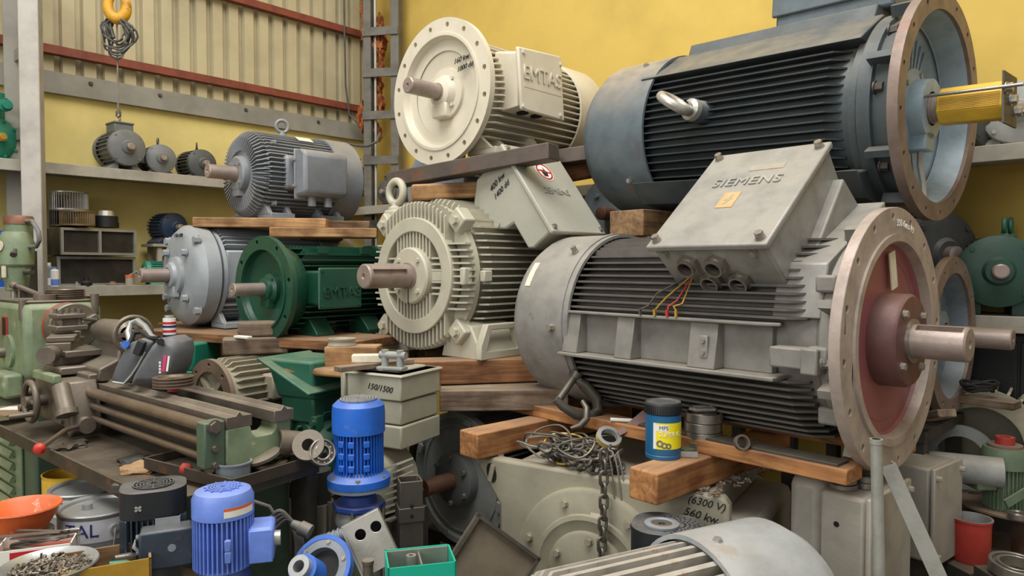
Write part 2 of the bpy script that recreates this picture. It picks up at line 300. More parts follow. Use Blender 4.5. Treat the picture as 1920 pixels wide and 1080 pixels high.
# ------------------------------------------------------------ motor parts (local: X = shaft direction, axis at height H)
def shaft(t, H, x0, L, r, m='shaft', ka=90, key=True):
    mb = MB(); c = r*.1
    mb.rev([(x0, 0), (x0, r*1.12), (x0+L*.08, r*1.12), (x0+L*.08, r)], (0, 0, H)); 
    n = 36; w = .26
    def sect(x, notch):
        out = []
        for i in range(n+1):
            a = math.radians(ka)+w+(2*math.pi-2*w)*i/n; out.append(Vector((x, r*math.cos(a), H+r*math.sin(a))))
        d = Vector((0, math.cos(math.radians(ka)), math.sin(math.radians(ka)))); e = Vector((0, -d.z, d.y)); hw = r*math.sin(w)
        dep = r*math.cos(w)-(.3*r if notch else 0)
        out += [Vector((x, 0, H))+d*dep-e*hw, Vector((x, 0, H))+d*(dep+(0 if notch else .03*r)), Vector((x, 0, H))+d*dep+e*hw]; return out
    xs = [(x0+L*.08, 0), (x0+L*.2, 0), (x0+L*.2, 1), (x0+L*.93, 1), (x0+L*.93, 0), (x0+L-c, 0)] if key else [(x0+L*.08, 0), (x0+L-c, 0)]
    S = [sect(*q) for q in xs]; k = len(S[0]); vs = [p for q in S for p in q]; fs = []
    for i in range(len(S)-1):
        for j in range(k): fs.append((i*k+j, i*k+(j+1) % k, (i+1)*k+(j+1) % k, (i+1)*k+j))
    mb.add(vs, fs); mb.rev([(x0+L-c, r), (x0+L, r-c), (x0+L, r*.25), (x0+L-r*.3, r*.1), (x0+L-r*.3, 0)], (0, 0, H), n=36)
    return obj('shaft', mb, m, t, ang=30)
def flange(t, H, x, R, ri, th, nh, rh, m, pcd=None, a0=0, name='flange'):
    pcd = pcd or (R*.92); mb = MB(); M = frame((x-th, 0, H), (1, 0, 0), (0, 0, 1))
    mb.prism(circ(R, 72), M, th, [circ(ri, 64)]+[circ(rh, 12, pcd*math.cos(a), pcd*math.sin(a)) for a in [a0+2*math.pi*i/nh for i in range(nh)]])
    return obj(name, mb, m, t, .003 if R > .15 else 0, seg=1)
def fins_par(t, H, x0, x1, Rc, Ro, sp, th, side, m, tmin=-.9, tmax=.9, ch=.03, skip=None, axis='z', wav=0):
    k = int(tmin*Ro/sp)
    while k*sp <= tmax*Ro:
        z = k*sp; k += 1
        if skip and skip(z): continue
        r1 = math.sqrt(max(Rc*Rc-z*z, 0))*.96-.004; r2 = math.sqrt(max(Ro*Ro-z*z, .0001))
        r2 = max(r2, r1+.02); c = min(ch, (r2-r1)*.8)
        poly = [(x0, r1), (x1, r1), (x1, r2-c), (x1-c, r2), (x0, r2)]
        M = Matrix(((1, 0, 0, 0), (0, side, 0, 0), (0, 0, 1, H+z-th/2), (0, 0, 0, 1))) if axis == 'z' else Matrix(((1, 0, 0, 0), (0, 0, 1, z-th/2), (0, side, 0, H), (0, 0, 0, 1)))
        obj('cooling_fin', MB().prism(poly, M, th), m, t)
def fins_rad(t, H, x0, x1, Rc, Ro, n, th, m, a0=0, a1=360, ch=.02, skip=None, join=False, ch0=0):
    if join: mb = MB()
    base = None
    for i in range(n):
        a = math.radians(a0+(a1-a0)*(i+.5)/n)
        if skip and skip(math.degrees(a) % 360): continue
        M = Matrix.Translation((0, 0, H)) @ Matrix.Rotation(a, 4, 'X') @ Matrix(((1, 0, 0, 0), (0, 1, 0, 0), (0, 0, 1, -th/2), (0, 0, 0, 1)))
        poly = [(x0, Rc*.97), (x1, Rc*.97), (x1, Ro-ch), (x1-ch, Ro), (x0+ch0, Ro), (x0, Ro-ch0)]
        if join: mb.prism(poly, M, th)
        elif base is None:
            base = obj('cooling_fin', MB().prism(poly, Matrix.Translation((0, 0, -th/2)), th), m, t); base.location = (0, 0, H); base.rotation_euler = (a, 0, 0)
        else:
            o = base.copy(); COL.objects.link(o); o.rotation_euler = (a, 0, 0)
    if join: obj('cooling_fins', mb, m, t)
def bolts(t, pts, d, r, h, m='bolt'):
    for p in pts: obj('bolt', MB().hexb(p, d, r, h), m, t)
def ringpts(H, x, r, n, a0=0): return [(x, r*math.cos(math.radians(a0+360*i/n)), H+r*math.sin(math.radians(a0+360*i/n))) for i in range(n)]
def eyebolt(t, p, d, R, r, m, face=(1, 0, 0)):
    d = Vector(d).normalized(); M = frame(p, d, face); mb = MB(); mb.M = M
    mb.rev([(0, 0), (0, R*.75), (R*.35, R*.7), (R*.55, R*.45), (R*.9, R*.4)], (0, 0, 0), (0, 0, 1), 20)
    mb.tube([(0, R*math.cos(a), R*1.75+R*math.sin(a)) for a in [2*math.pi*i/28 for i in range(28)]], r, 12, True)
    return obj('eye_bolt', mb, m, t)
def cowl(t, H, x0, x1, R, m, lip=.012, r2=.93):
    mb = MB(); L = x0-x1
    mb.rev([(x0, R-.012), (x0, R), (x1+L*.18, R), (x1+L*.05, R*(r2+.04)), (x1, R*r2), (x1, R*.15), (x1, 0)], (0, 0, H), n=56); return obj('fan_cover', mb, m, t)
def foot(t, x0, x1, y0, y1, h, m, H, R):
    s = 1 if y1 > 0 else -1; mb = MB(); mb.bx(x0, x1, y0, y1, 0, .03)
    for x in (x0, x1-.025): mb.prism([(y0, .02), (y1*.92, .02), (y0+(y1-y0)*.35, h), (y0, h)], Matrix(((0, 0, 1, x), (1, 0, 0, 0), (0, 1, 0, 0), (0, 0, 0, 1))), .025)
    return obj('foot', mb, m, t, .003)
XYZ = Matrix(((0, 0, 1, 0), (1, 0, 0, 0), (0, 1, 0, 0), (0, 0, 0, 1)))   # polygon (y,z) extruded along x
def pyz(poly, x0, x1): return MB().prism(poly, Matrix.Translation((x0, 0, 0)) @ XYZ, x1-x0)
# ---- M1: the big grey motor in front
H = .345; de = P(1680, 637, 2.14); t = thing('flange_motor', 'big grey motor in front with reddish flange and open cable glands', 'motor', de-Vector((0, 0, H)), -47.5, 0)
obj('housing', MB().rev([(-1.06, 0), (-1.06, .275), (-.12, .275), (-.10, .30), (-.045, .30), (-.045, .2)], (0, 0, H), n=56), 'm1body', t)
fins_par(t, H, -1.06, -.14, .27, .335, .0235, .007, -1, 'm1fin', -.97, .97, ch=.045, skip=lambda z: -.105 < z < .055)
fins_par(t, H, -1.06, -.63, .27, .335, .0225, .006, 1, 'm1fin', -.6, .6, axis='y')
mb = MB()   # side rail with webs
mb.bx(-1.06, -.20, -.375, -.27, H-.112, H-.100); mb.bx(-1.06, -.24, -.30, -.27, H-.1, H+.05)
mb.prism([(-1.06, -.27), (-.22, -.27), (-.20, -.33), (-.26, -.355), (-1.06, -.345)], Matrix.Translation((0, 0, H+.046)), .01)
obj('side_rail', mb, 'm1body', t, .003)
for x in (-1.05, -.80, -.50): obj('rail_web', pyz([(-.28, H-.1), (-.36, H-.1), (-.335, H+.046), (-.28, H+.046)], x, x+.1 if x > -.6 else x+.075), 'm1body', t, .004)
obj('clamp_plate', MB().box((-.44, -.352, H-.03), (.028, .012, .07)), 'm1box', t, .003); bolts(t, [(-.44, -.358, H-.012), (-.44, -.358, H-.048)], (0, -1, 0), .008, .008)
obj('clamp_lug', MB().box((-.17, -.33, H-.04), (.10, .06, .06)).box((-.10, -.33, H-.045), (.05, .075, .075)), 'm1body', t, .006); bolts(t, [(-.075, -.33, H-.045)], (1, 0, 0), .018, .03)
cowl(t, H, -1.03, -1.36, .352, 'm1cowl', r2=.90)
obj('cover_band', MB().ring((-1.08, 0, H), (1, 0, 0), .345, .357, .025, 56), 'm1cowl', t)
bolts(t, [(-1.11, -.352*math.cos(math.radians(a)), H+.352*math.sin(math.radians(a))) for a in (-2,)], (0, -1, 0), .014, .02); bolts(t, [(-1.11, -.352*math.cos(math.radians(52)), H+.352*math.sin(math.radians(52)))], (0, -.62, .78), .012, .03)
obj('stripe_sticker', pyz([(-.354*math.cos(a), H+.354*math.sin(a)) for a in [math.radians(x) for x in range(24, 43, 3)]]+[(-.352*math.cos(a), H+.352*math.sin(a)) for a in [math.radians(x) for x in range(42, 23, -3)]], -1.29, -1.262), 'paper', t)
# end shield ribs, flange, dish, hub
obj('end_shield', MB().rev([(-.10, .29), (-.09, .315), (-.06, .315), (-.05, .25), (-.03, .25)], (0, 0, H), n=56), 'm1body', t, 0)
for a in (18, 60, 105, -20, -62, 150, -105):
    y, z = -math.cos(math.radians(a)), math.sin(math.radians(a)); M = Matrix.Translation((0, 0, H)) @ Matrix.Rotation(math.atan2(z, y), 4, 'X')
    mb = MB(); mb.M = M; mb.bx(-.075, -.034, .25, .385, -.012, .012); obj('flange_rib', mb, 'm1body', t); 
for a in (32, 75, -40, -5):
    y, z = -math.cos(math.radians(a)), math.sin(math.radians(a)); obj('shield_lug', MB().box((-.085, y*.325, H+z*.325), (.06, .05, .05)), 'm1body', t, .008); bolts(t, [(-.055, y*.325, H+z*.325)], (1, 0, 0), .017, .025, 'darksteel')
flange(t, H, .0, .40, .315, .032, 16, .010, 'm1flange', .372, .1)
obj('spigot', MB().rev([(-.02, .32), (.008, .32), (.008, .298), (-.02, .29)], (0, 0, H), n=64), 'm1flange', t)
obj('flange_dish', MB().rev([(-.004, .30), (-.03, .285), (-.035, .13), (-.02, .0)], (0, 0, H), n=64), 'm1dish', t)
obj('bearing_cover', MB().rev([(-.04, .142), (.035, .14), (.045, .132), (.045, .06), (.03, .06)], (0, 0, H), n=56), 'm1hub', t)
bolts(t, ringpts(H, .045, .108, 4, 40), (1, 0, 0), .011, .012)
obj('shaft_seal', MB().ring((.04, 0, H), (1, 0, 0), .05, .066, .012), 'steel', t); shaft(t, H, .03, .165, .0505, ka=120)
mb = MB(); mb.box((-.018, .02, H+.21), (.004, .045, .115), Matrix.Rotation(.25, 3, 'X')); obj('paper_tag', mb, 'paper', t)
tx = text(t, '350 6uss-19', .03, (.004, 0, H), (0, 1, 0), (0, 0, 1), 'labelw', .0008, 'chalk_writing', cyl=None)
for v in tx.data.vertices:
    a = v.co.y/.352; rr = .352+(v.co.z-H); v.co.z = H+rr*math.cos(a+.15); v.co.y = rr*math.sin(a+.15)
# terminal box
A, B = Vector((-.42, H+.285)), Vector((0, H+.625)); n_ = Vector((-.629, .777)); e_ = (B-A).normalized()
bd = lambda u, d: tuple(A+e_*u-n_*d)
X0, X1 = -.62, -.20
obj('box_body', pyz([bd(.015, .02), bd(.53, .02), bd(.54, .26), bd(.32, .36), bd(.05, .21)], X0+.012, X1-.012), 'm1box', t, .008)
obj('box_neck', pyz([bd(.5, .12), bd(.56, .3), (.17, H+.24), (-.2, H+.18), bd(.12, .2)], X0+.07, X1+.02), 'm1box', t, .006)
obj('box_neck_skirt', pyz([bd(.1, .15), bd(.56, .26), (.22, H+.2), (-.29, H+.07)], X1-.05, X1+.10), 'm1box', t, .006)
lid = obj('box_lid', pyz([bd(0, 0), bd(.54, 0), bd(.54, .022), bd(0, .022)], X0, X1), 'm1box', t, .006)
L3 = lambda x, u, d=0: Vector((x, *bd(u, d)))
N3 = Vector((0, n_.x, n_.y)); E3 = Vector((0, e_.x, e_.y))
bolts(lid, [L3(X0+.03, .03), L3(X1-.03, .03), L3(X0+.03, .51), L3(X1-.03, .51)], N3, .013, .022, 'steel')
text(lid, 'SIEMENS', .062, L3((X0+X1)/2+.0, .34, -.001), (1, 0, 0), E3, 'emboss', .004, space=1.08)
mb = MB(); mb.M = frame(L3((X0+X1)/2+.04, .42, -.001), N3, (1, 0, 0)); mb.box((0, 0, 0), (.12, .03, .002)); obj('name_plate', mb, 'silver', lid)
mb = MB(); mb.M = frame(L3((X0+X1)/2-.02, .24, -.001), N3, (1, 0, 0)); mb.box((0, 0, 0), (.06, .085, .002)); mat('fadedorange', 'c0a070', .6, dust=0); obj('warning_sticker', mb, 'fadedorange', lid)
mb = MB(); mb.M = frame(L3((X0+X1)/2-.02, .24, -.002), N3, (1, 0, 0)); mb.prism([(.008, .028), (-.014, -.004), (-.001, -.002), (-.008, -.028), (.014, .006), (.002, .004)], Matrix(), .0012); obj('bolt_symbol', mb, 'beige', lid)
G = Vector((0, -.777, -.629)); ga, gb = L3(0, .012, .02), L3(0, .05, .21)
for x, f in ((-.50, .36), (-.40, .36), (-.45, .76), (-.35, .76)):
    p = ga.lerp(gb, f)+Vector((x, 0, 0)); mb = MB(); mb.prism(circ(.038, 6), frame(p, G), .02, [circ(.024, 24)]); mb.rev([(.0, .0), (.0, .025), (.02, .030), (.036, .030), (.036, .0245), (.004, .024)], p, G, 28)
    g = obj('cable_gland', mb, 'steel', t); obj('gland_bore', MB().rev([(.006, 0), (.006, .0255)], p, G, 24), 'hole', g)
bolts(t, [ga.lerp(gb, .12)+Vector((x, 0, 0)) for x in (X0+.05, X1-.06)], G, .011, .012)
for i, (x, dx) in enumerate(((-.66, -.06), (-.62, -.02), (-.58, 0), (-.56, .03))):
    mb = MB(); mb.tube([(-.53, -.27, H+.20), (x+.02, -.325, H+.13-.01*i), (x, -.345, H+.09), (x+dx*.5, -.35, H+.075)], .003, 6); mb.box((x+dx*.5, -.352, H+.068), (.008, .008, .022)); obj('lead_wire', mb, 'redpl' if i == 2 else 'brass' if i else 'cable', t)
# ---- M2: dark motor on top
H = .36; de = P(1757, 203, 2.55); t = thing('flange_motor', 'dark blue-grey motor on top with yellow sleeved shaft', 'motor', de-Vector((0, 0, H)), -48.5, 2.4)
obj('housing', MB().rev([(-1.12, 0), (-1.12, .30), (-.20, .30), (-.19, .325), (-.165, .325), (-.165, .1)], (0, 0, H), n=56), 'm2body', t)
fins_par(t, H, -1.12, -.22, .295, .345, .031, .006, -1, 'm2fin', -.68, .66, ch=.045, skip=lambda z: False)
obj('top_plate', pyz([(-.30, H+.215), (-.12, H+.335), (.2, H+.335), (.2, H+.25), (-.2, H+.2)], -1.12, -.17), 'm2body', t, .005)
obj('top_cover', pyz([(-.13, H+.30), (-.1, H+.385), (.25, H+.385), (.25, H+.3)], -1.0, -.2), 'm2body', t, .006)
tb = obj('terminal_box', MB().bx(-.62, -.16, -.06, .3, H+.38, H+.60), 'm2cowl', t, .012); obj('box_lid', MB().bx(-.63, -.15, -.075, -.055, H+.43, H+.61), 'm2cowl', tb, .006)
obj('side_plate', pyz([(-.315, H-.245), (-.335, H-.10-.14), (-.25, H-.33), (-.1, H-.35), (-.1, H-.2)], -1.12, -.14), 'm2body', t, .005)
cowl(t, H, -1.05, -1.43, .362, 'm2cowl', r2=.88); bolts(t, [(-1.17, -.362*math.cos(a), H+.362*math.sin(a)) for a in (math.radians(-38), math.radians(58))], (0, -.8, -.2), .011, .012)
obj('eye_boss', MB().cyl((-.78, -.28, H+.03), (-.78, -.385, H+.03), .05, .042, 28), 'm2cowl', t); eyebolt(t, (-.78, -.38, H+.03), (-.1, -1, .12), .062, .019, 'silver', (.55, 0, .83))
obj('end_ring', MB().rev([(-.16, .30), (-.155, .345), (-.11, .345), (-.10, .30)], (0, 0, H), n=56), 'm2body', t)
for a in (20, 62, -30, -65, 110, 150): y, z = -math.cos(math.radians(a)), math.sin(math.radians(a)); mb = MB(); mb.M = Matrix.Translation((0, 0, H)) @ Matrix.Rotation(math.atan2(z, y), 4, 'X'); mb.bx(-.12, -.033, .345, .385, -.012, .012); obj('flange_rib', mb, 'm2body', t)
for a in (45, 5, -42): y, z = -math.cos(math.radians(a)), math.sin(math.radians(a)); bolts(t, [(-.10, y*.335, H+z*.335)], (1, 0, 0), .018, .03, 'darksteel')
obj('flange_neck', MB().rev([(-.12, .325), (-.10, .33), (-.034, .346)], (0, 0, H), n=64), 'm2body', t)
flange(t, H, 0, .40, .335, .034, 16, .009, 'm2flange', .373, .15)
obj('flange_bell', MB().rev([(-.005, .337), (-.10, .315), (-.155, .24), (-.155, .1)], (0, 0, H), n=64), 'm2in', t)
for a in list(range(60, 125, 9))+list(range(240, 300, 9)):
    y, z = math.cos(math.radians(a)), math.sin(math.radians(a)); mb = MB(); mb.M = Matrix.Translation((0, 0, H)) @ Matrix.Rotation(math.radians(a), 4, 'X'); mb.bx(-.155, -.11, .13, .27, -.006, .006); obj('inner_rib', mb, 'm2in', t)
obj('grease_pipe', MB().tube([(-.06, -.01, H-.12), (-.06, -.0, H-.2), (-.05, .01, H-.26), (-.04, .0, H-.32)], .011), 'galv', t)
obj('bearing_cover', MB().rev([(-.155, .155), (-.09, .15), (-.08, .11), (-.03, .105), (-.03, .06)], (0, 0, H), n=48), 'm2in', t); bolts(t, ringpts(H, -.09, .13, 6, 20), (1, 0, 0), .01, .012)
obj('grease_block', MB().box((-.07, .0, H-.115), (.08, .09, .07)), 'm2in', t, .006)
shaft(t, H, -.04, .23, .048, 'shaft')
mb = MB(); mb.prism(circ(.068, 8, a0=math.pi/8), frame((-.0, 0, H), (1, 0, 0), (0, 0, 1)), .20, [circ(.05, 24)]); sl = obj('protective_sleeve', mb, 'yellowp', t, .006)
for i in range(9): obj('sleeve_rib', MB().box((.10, -.0655, H-.022+i*.0055), (.18, .003, .0022)), 'yellowp', sl)
for s, zz in ((-1, .03), (1, -.03)): obj('tie_rod', MB().cyl((-.07, s*.085, H+zz), (.26, s*.085, H+zz), .006, n=10), 'steel', t)
obj('end_bracket', MB().prism([(-.085, -.075), (.085, -.075), (.085, .075), (-.085, .075)], frame((.20, 0, H), (1, 0, .05)), .006), 'darksteel', t); bolts(t, [(.206, -.06, H+.03), (.206, .06, H-.03), (.206, 0, H)], (1, 0, 0), .016, .02)
# ---- M3: white flange motor
H = .30; de = P(823, 173, 3.4); t = thing('flange_motor', 'glossy white flange motor with large dished flange and lettered terminal box', 'motor', de-Vector((0, 0, H)), YM, 0)
R = .345
obj('housing', MB().rev([(-.78, 0), (-.78, .235), (-.10, .235), (-.08, .28), (-.03, .29), (-.03, .2)], (0, 0, H), n=56), 'white', t)
fins_par(t, H, -.78, -.12, .225, .275, .030, .007, 1, 'white', -.95, .92, ch=.03)
fins_par(t, H, -.78, -.12, .225, .275, .030, .007, 1, 'white', -.5, .5, axis='y')
fins_rad(t, H, -.12, -.035, .235, .285, 40, .008, 'white', ch=.0, ch0=.04)
cowl(t, H, -.74, -1.0, .285, 'white', r2=.9)
flange(t, H, 0, R, .272, .03, 16, .0125, 'white', .312, .2)
obj('spigot', MB().rev([(-.02, .275), (.006, .275), (.006, .262), (-.02, .25)], (0, 0, H), n=64), 'white', t)
obj('flange_dish', MB().rev([(-.002, .264), (-.028, .245), (-.05, .12), (-.05, .0)], (0, 0, H), n=64), 'white', t)
obj('bearing_cover', MB().rev([(-.05, .125), (-.035, .12), (-.03, .085), (.0, .068), (.01, .04)], (0, 0, H), n=48), 'white', t); obj('grease_trap', MB().box((-.022, 0, H-.085), (.05, .10, .07)), 'white', t, .008)
bolts(t, ringpts(H, -.032, .088, 4, 45), (1, 0, 0), .01, .012, 'white'); shaft(t, H, 0, .19, .037, ka=200)
tb = obj('terminal_box', pyz([(.20, H-.06), (.235, H-.10), (.36, H-.09), (.36, H+.16), (.20, H+.19)], -.46, -.17), 'white', t, .01)
lid = obj('box_lid', MB().prism([(-.48, H-.12), (-.17, H-.11), (-.14, H+.17), (-.45, H+.19)], Matrix(((1, 0, 0, 0), (0, 0, 1, .36), (0, 1, 0, 0), (0, 0, 0, 1))), .022), 'white', tb, .008)
text(lid, 'EMTAS', .092, (-.312, .383, H+.06), (-1, 0, 0), (0, 0, 1), 'white', .005)
obj('lid_panel', MB().bx(-.45, -.18, .38, .3835, H-.005, H+.012), 'white', lid)
bolts(lid, [(x, .382, z) for x in (-.445, -.175) for z in (H-.095, H+.15)], (0, 1, 0), .009, .008, 'white')
for x in (-.27, -.37): obj('cable_entry', MB().cyl((x, .29, H-.08), (x, .292, H-.101), .03), 'hole', tb)
for x in (-.62, -.2): foot(t, x-.05, x+.09, .08, .27, .10, 'white', H, .2)
foot(t, -.25, -.11, -.08, -.27, .10, 'white', H, .2); foot(t, -.67, -.53, -.08, -.27, .10, 'white', H, .2)
obj('foot_rib', pyz([(.05, .02), (.26, .05), (.2, .12), (.05, .12)], -.45, -.42), 'white', t)
text(t, '160 kw', .035, (-.022, .13, H+.135), (0, 1, .12), (0, -.12, 1), 'ink', .0012, 'handwriting', .4); text(t, '1000 dd', .033, (-.022, .155, H+.095), (0, 1, .12), (0, -.12, 1), 'ink', .0012, 'handwriting', .4)
# channel under it
def between(name, label, cat, a, b, w_, h_, m, up=True, bev=.004, chan=False, group=None):
    a, b = Vector(a), Vector(b); d = b-a; L = d.length; mb = MB()
    if chan:
        mb.prism([(-w_/2, 0), (w_/2, 0), (w_/2, h_), (w_/2-.008, h_), (w_/2-.008, .01), (-w_/2+.008, .01), (-w_/2+.008, h_), (-w_/2, h_)], XYZ.copy(), L)
    else: mb.bx(0, L, -w_/2, w_/2, 0, h_)
    o = obj(name, mb, m, None, bev); o.location = a
    o.rotation_euler = (0, -math.asin(d.z/L), math.atan2(d.y, d.x)); return tag(o, label, cat, group)
between('steel_channel', 'rusty brown steel channel under the white flange motor', 'channel', P(738, 352, 3.52), P(1040, 300, 3.05), .10, .07, 'channel', chan=False)
between('steel_channel', 'rear steel channel under the cowl end of the white motor', 'channel', P(900, 330, 3.75), P(1120, 300, 3.45), .10, .07, 'channel')
between('timber_block', 'short split log block on top of the cream motor', 'timber', P(772, 378, 3.35), P(905, 372, 3.42), .12, .075, 'wood', bev=.01)
between('timber_block', 'brown timber wedged at the right of the steel channel', 'timber', P(1040, 345, 3.6), P(1125, 330, 3.6), .1, .09, 'woodr')
# ---- M4: cream foot motor
H = .355; de = P(775, 517, 3.2); t = thing('foot_motor', 'cream foot mounted motor with slotted ring face and grey keyed shaft', 'motor', de-Vector((0, 0, H)), YM, 0)
obj('housing', MB().rev([(-.90, 0), (-.90, .30), (-.11, .30), (-.10, .33), (-.07, .33), (-.06, .29), (-.05, 0)], (0, 0, H), n=56), 'cream', t)
fins_par(t, H, -.90, -.12, .29, .355, .031, .008, 1, 'cream', -.78, .80, ch=.03)
fins_par(t, H, -.90, -.12, .29, .355, .031, .008, 1, 'cream', -.75, .75, axis='y', ch=.02)
fins_par(t, H, -.07, -.005, .25, .335, .028, .008, 1, 'cream', -.45, .45, ch=.03); fins_par(t, H, -.07, -.005, .25, .335, .028, .008, -1, 'cream', -.45, .45, ch=.03)
fins_par(t, H, -.07, -.005, .25, .335, .0255, .009, 1, 'cream', -.62, .62, axis='y', ch=.01); fins_par(t, H, -.07, -.005, .25, .335, .0255, .009, -1, 'cream', -.62, .62, axis='y', ch=.01)
obj('face_ring', MB().ring((-.05, 0, H), (1, 0, 0), .198, .262, .058, 64), 'cream', t, .004)
# slots inside the ring
def slat(y0, y1, z0, z1): obj('face_slat', MB().bx(-.055, .0, y0, y1, H+z0, H+z1), 'cream', t)
for k in range(-5, 6):
    y = k*.0225; ro = math.sqrt(.2**2-y*y)
    for s in (1, -1): slat(y-.005, y+.005, s*.075, s*ro)
for k in range(-3, 4):
    z = k*.026; ro = math.sqrt(.2**2-z*z)
    for s in (1, -1):
        if abs(k) > 0: slat(s*.125, s*ro, z-.0045, z+.0045)
for s in (1, -1): slat(s*.09, s*.2, -.02, .02)
obj('bearing_cover', MB().rev([(-.055, .13), (.022, .128), (.03, .12), (.03, .055)], (0, 0, H), n=48), 'cream', t); bolts(t, ringpts(H, .03, .096, 4, 45), (1, 0, 0), .011, .01, 'cream')
obj('cover_slot', MB().bx(.0285, .0305, -.003, .003, H-.128, H-.06), 'hole', t)
shaft(t, H, .02, .25, .053, ka=20)
for y, z in ((.25, .235), (-.25, .235), (.25, -.235), (-.25, -.235)):
    obj('tie_lug', MB().box((-.06, y*1.02, H+z*1.02), (.07, .085, .085), Matrix.Rotation(math.radians(45), 3, 'X')), 'cream', t, .008); bolts(t, [(-.025, y*1.02, H+z*1.02)], (1, 0, 0), .02, .02, 'cream')
obj('side_lug', MB().box((-.03, .315, H), (.05, .03, .075)).box((-.115, .35, H), (.05, .03, .05)), 'cream', t, .006)
for x in (-.28, -.75):
    for s in (1, -1):
        obj('foot', pyz([(s*.12, 0), (s*.37, 0), (s*.37, .035), (s*.31, .14), (s*.24, .16), (s*.15, .09)], x-.03, x+.22), 'cream', t, .006)
obj('foot_face', MB().prism([(-.32, 0), (-.05, 0), (-.05, .06), (-.09, .15), (-.28, .15), (-.32, .06)], Matrix(((1, 0, 0, 0), (0, 0, 1, .35), (0, 1, 0, 0), (0, 0, 0, 1))), .035, [[(-.285, .035), (-.085, .035), (-.115, .125), (-.255, .125)]]), 'cream', t, .004)
obj('eye_boss', MB().box((-.10, -.25, H+.245), (.09, .09, .14)), 'cream', t, .012); eyebolt(t, (-.10, -.25, H+.305), (0, 0, 1), .054, .019, 'cream', (1, 0, 0))
# its big terminal box, tilted up on the visible side
nb = Vector((0, .80, .60)); ub = Vector((0, -.60, .80)); ob_ = Vector((0, .34, H+.28)); xb = Vector((-1, 0, 0))
def bxp(x, u, d): return Vector((x, 0, 0))+ob_+ub*u+nb*d
poly = [(-.14, -.2), (.12, -.2), (.27, -.07), (.27, .17), (-.25, .17), (-.25, .02)]
mb = MB(); M = Matrix(((xb.x, ub.x, 0, 0), (0, ub.y, nb.y, 0), (0, ub.z, nb.z, 0), (0, 0, 0, 1)))
bc = Vector((-.42, 0, 0))+ob_
mbb = MB(); pl = [(-.24, -.17), (-.16, -.13), (.0, -.19), (.18, -.12), (.18, .15), (-.24, .15)]
# side profile polygon (u along ub, d along nb), extruded along x
Mx = Matrix(((0, 0, 1, -.62), (ub.y, nb.y, 0, ob_.y), (ub.z, nb.z, 0, ob_.z), (0, 0, 0, 1)))
tb = obj('terminal_box', MB().prism([(-.22, .03), (-.20, .0), (-.06, .0), (-.05, -.05), (.02, -.14), (.16, -.16), (.25, -.06), (.25, .14), (-.22, .14)], Mx, .36), 'sbox', t, .008)
lid = obj('box_lid', MB().prism([(-.235, .14), (.265, .14), (.265, .162), (-.235, .162)], Matrix.Translation((-.01, 0, 0)) @ Mx, .38), 'sbox', tb, .006)
bolts(lid, [bxp(x, u, .162) for x in (-.605, -.275) for u in (-.21, .24)], nb, .011, .01, 'steel')
text(lid, 'SIEMENS', .05, bxp(-.44, .0, .163), xb, ub, 'sbox', .004)
mb = MB(); mb.M = frame(bxp(-.44, .12, .1625), nb, xb); mb.prism(circ(.055, 32), Matrix(), .0015); s_ = obj('prohibition_sign', mb, 'labelw', lid)
mb = MB(); mb.M = frame(bxp(-.44, .12, .164), nb, xb); mb.prism(circ(.05, 32), Matrix(), .001, [circ(.041, 32)]); mb.box((0, 0, .0006), (.084, .009, .001), Matrix.Rotation(-.15, 3, 'Z')); obj('red_ring', mb, 'redink', s_)
mb = MB(); mb.M = frame(bxp(-.44, .12, .1638), nb, xb); mb.prism([(-.016, -.03), (.012, -.03), (.02, 0), (.008, .012), (.004, .03), (-.002, .008), (-.018, .012), (-.02, -.01)], Matrix(), .0005); obj('hand_symbol', mb, 'ink', s_)
text(tb, '400 kw', .036, Vector((-.258, 0, 0))+ob_+ub*.15+nb*.03, nb, ub, 'ink', .001, 'handwriting', .4); text(tb, '1400 dd', .034, Vector((-.258, 0, 0))+ob_+ub*.105+nb*.03, nb, ub, 'ink', .001, 'handwriting', .4)
obj('knock_out', MB().cyl(Vector((-.262, 0, 0))+ob_+ub*.0+nb*-.08, Vector((-.253, 0, 0))+ob_+ub*.0+nb*-.08, .018), 'sbox', tb)
# ---- M5: grey motor on planks
H = .245; de = P(447, 326, 3.85); t = thing('foot_motor', 'grey ribbed foot motor on planks with rounded side terminal box', 'motor', de-Vector((0, 0, H)), YM, 0)
obj('housing', MB().rev([(-.60, 0), (-.60, .205), (-.12, .205), (-.05, .19), (-.02, .15), (-.02, .0)], (0, 0, H), n=56), 'm5', t)
fins_rad(t, H, -.58, -.04, .195, .237, 56, .006, 'm5', ch=.03, skip=lambda a: a < 28 or a > 335)
fins_rad(t, H, -.06, -.005, .13, .232, 56, .006, 'm5', ch=.035)
fins_rad(t, H, -.17, -.04, .195, .237, 9, .006, 'm5', -28, 28, ch=.03)
cowl(t, H, -.47, -.67, .25, 'm5', r2=.72)
obj('bearing_cover', MB().rev([(-.02, .10), (.012, .095), (.02, .085), (.02, .045)], (0, 0, H), n=40).box((.0, 0, H-.09), (.035, .07, .06)), 'm5', t); bolts(t, ringpts(H, .018, .072, 4, 45), (1, 0, 0), .009, .01); shaft(t, H, .01, .16, .037, ka=100)
obj('box_base', pyz([(.15, H-.10), (.24, H-.08), (.24, H+.09), (.15, H+.12)], -.44, -.15), 'm5', t, .015)
tb = obj('terminal_box', pyz([(.235, H-.13), (.34, H-.12), (.355, H-.09), (.355, H+.10), (.33, H+.125), (.235, H+.125)], -.46, -.19), 'm5', t, .02); obj('box_lid_seam', MB().prism([(-.47, H-.14), (-.18, H-.14), (-.18, H+.13), (-.47, H+.13)], Matrix(((1, 0, 0, 0), (0, 0, 1, .255), (0, 1, 0, 0), (0, 0, 0, 1))), .014), 'm5', tb, .006)
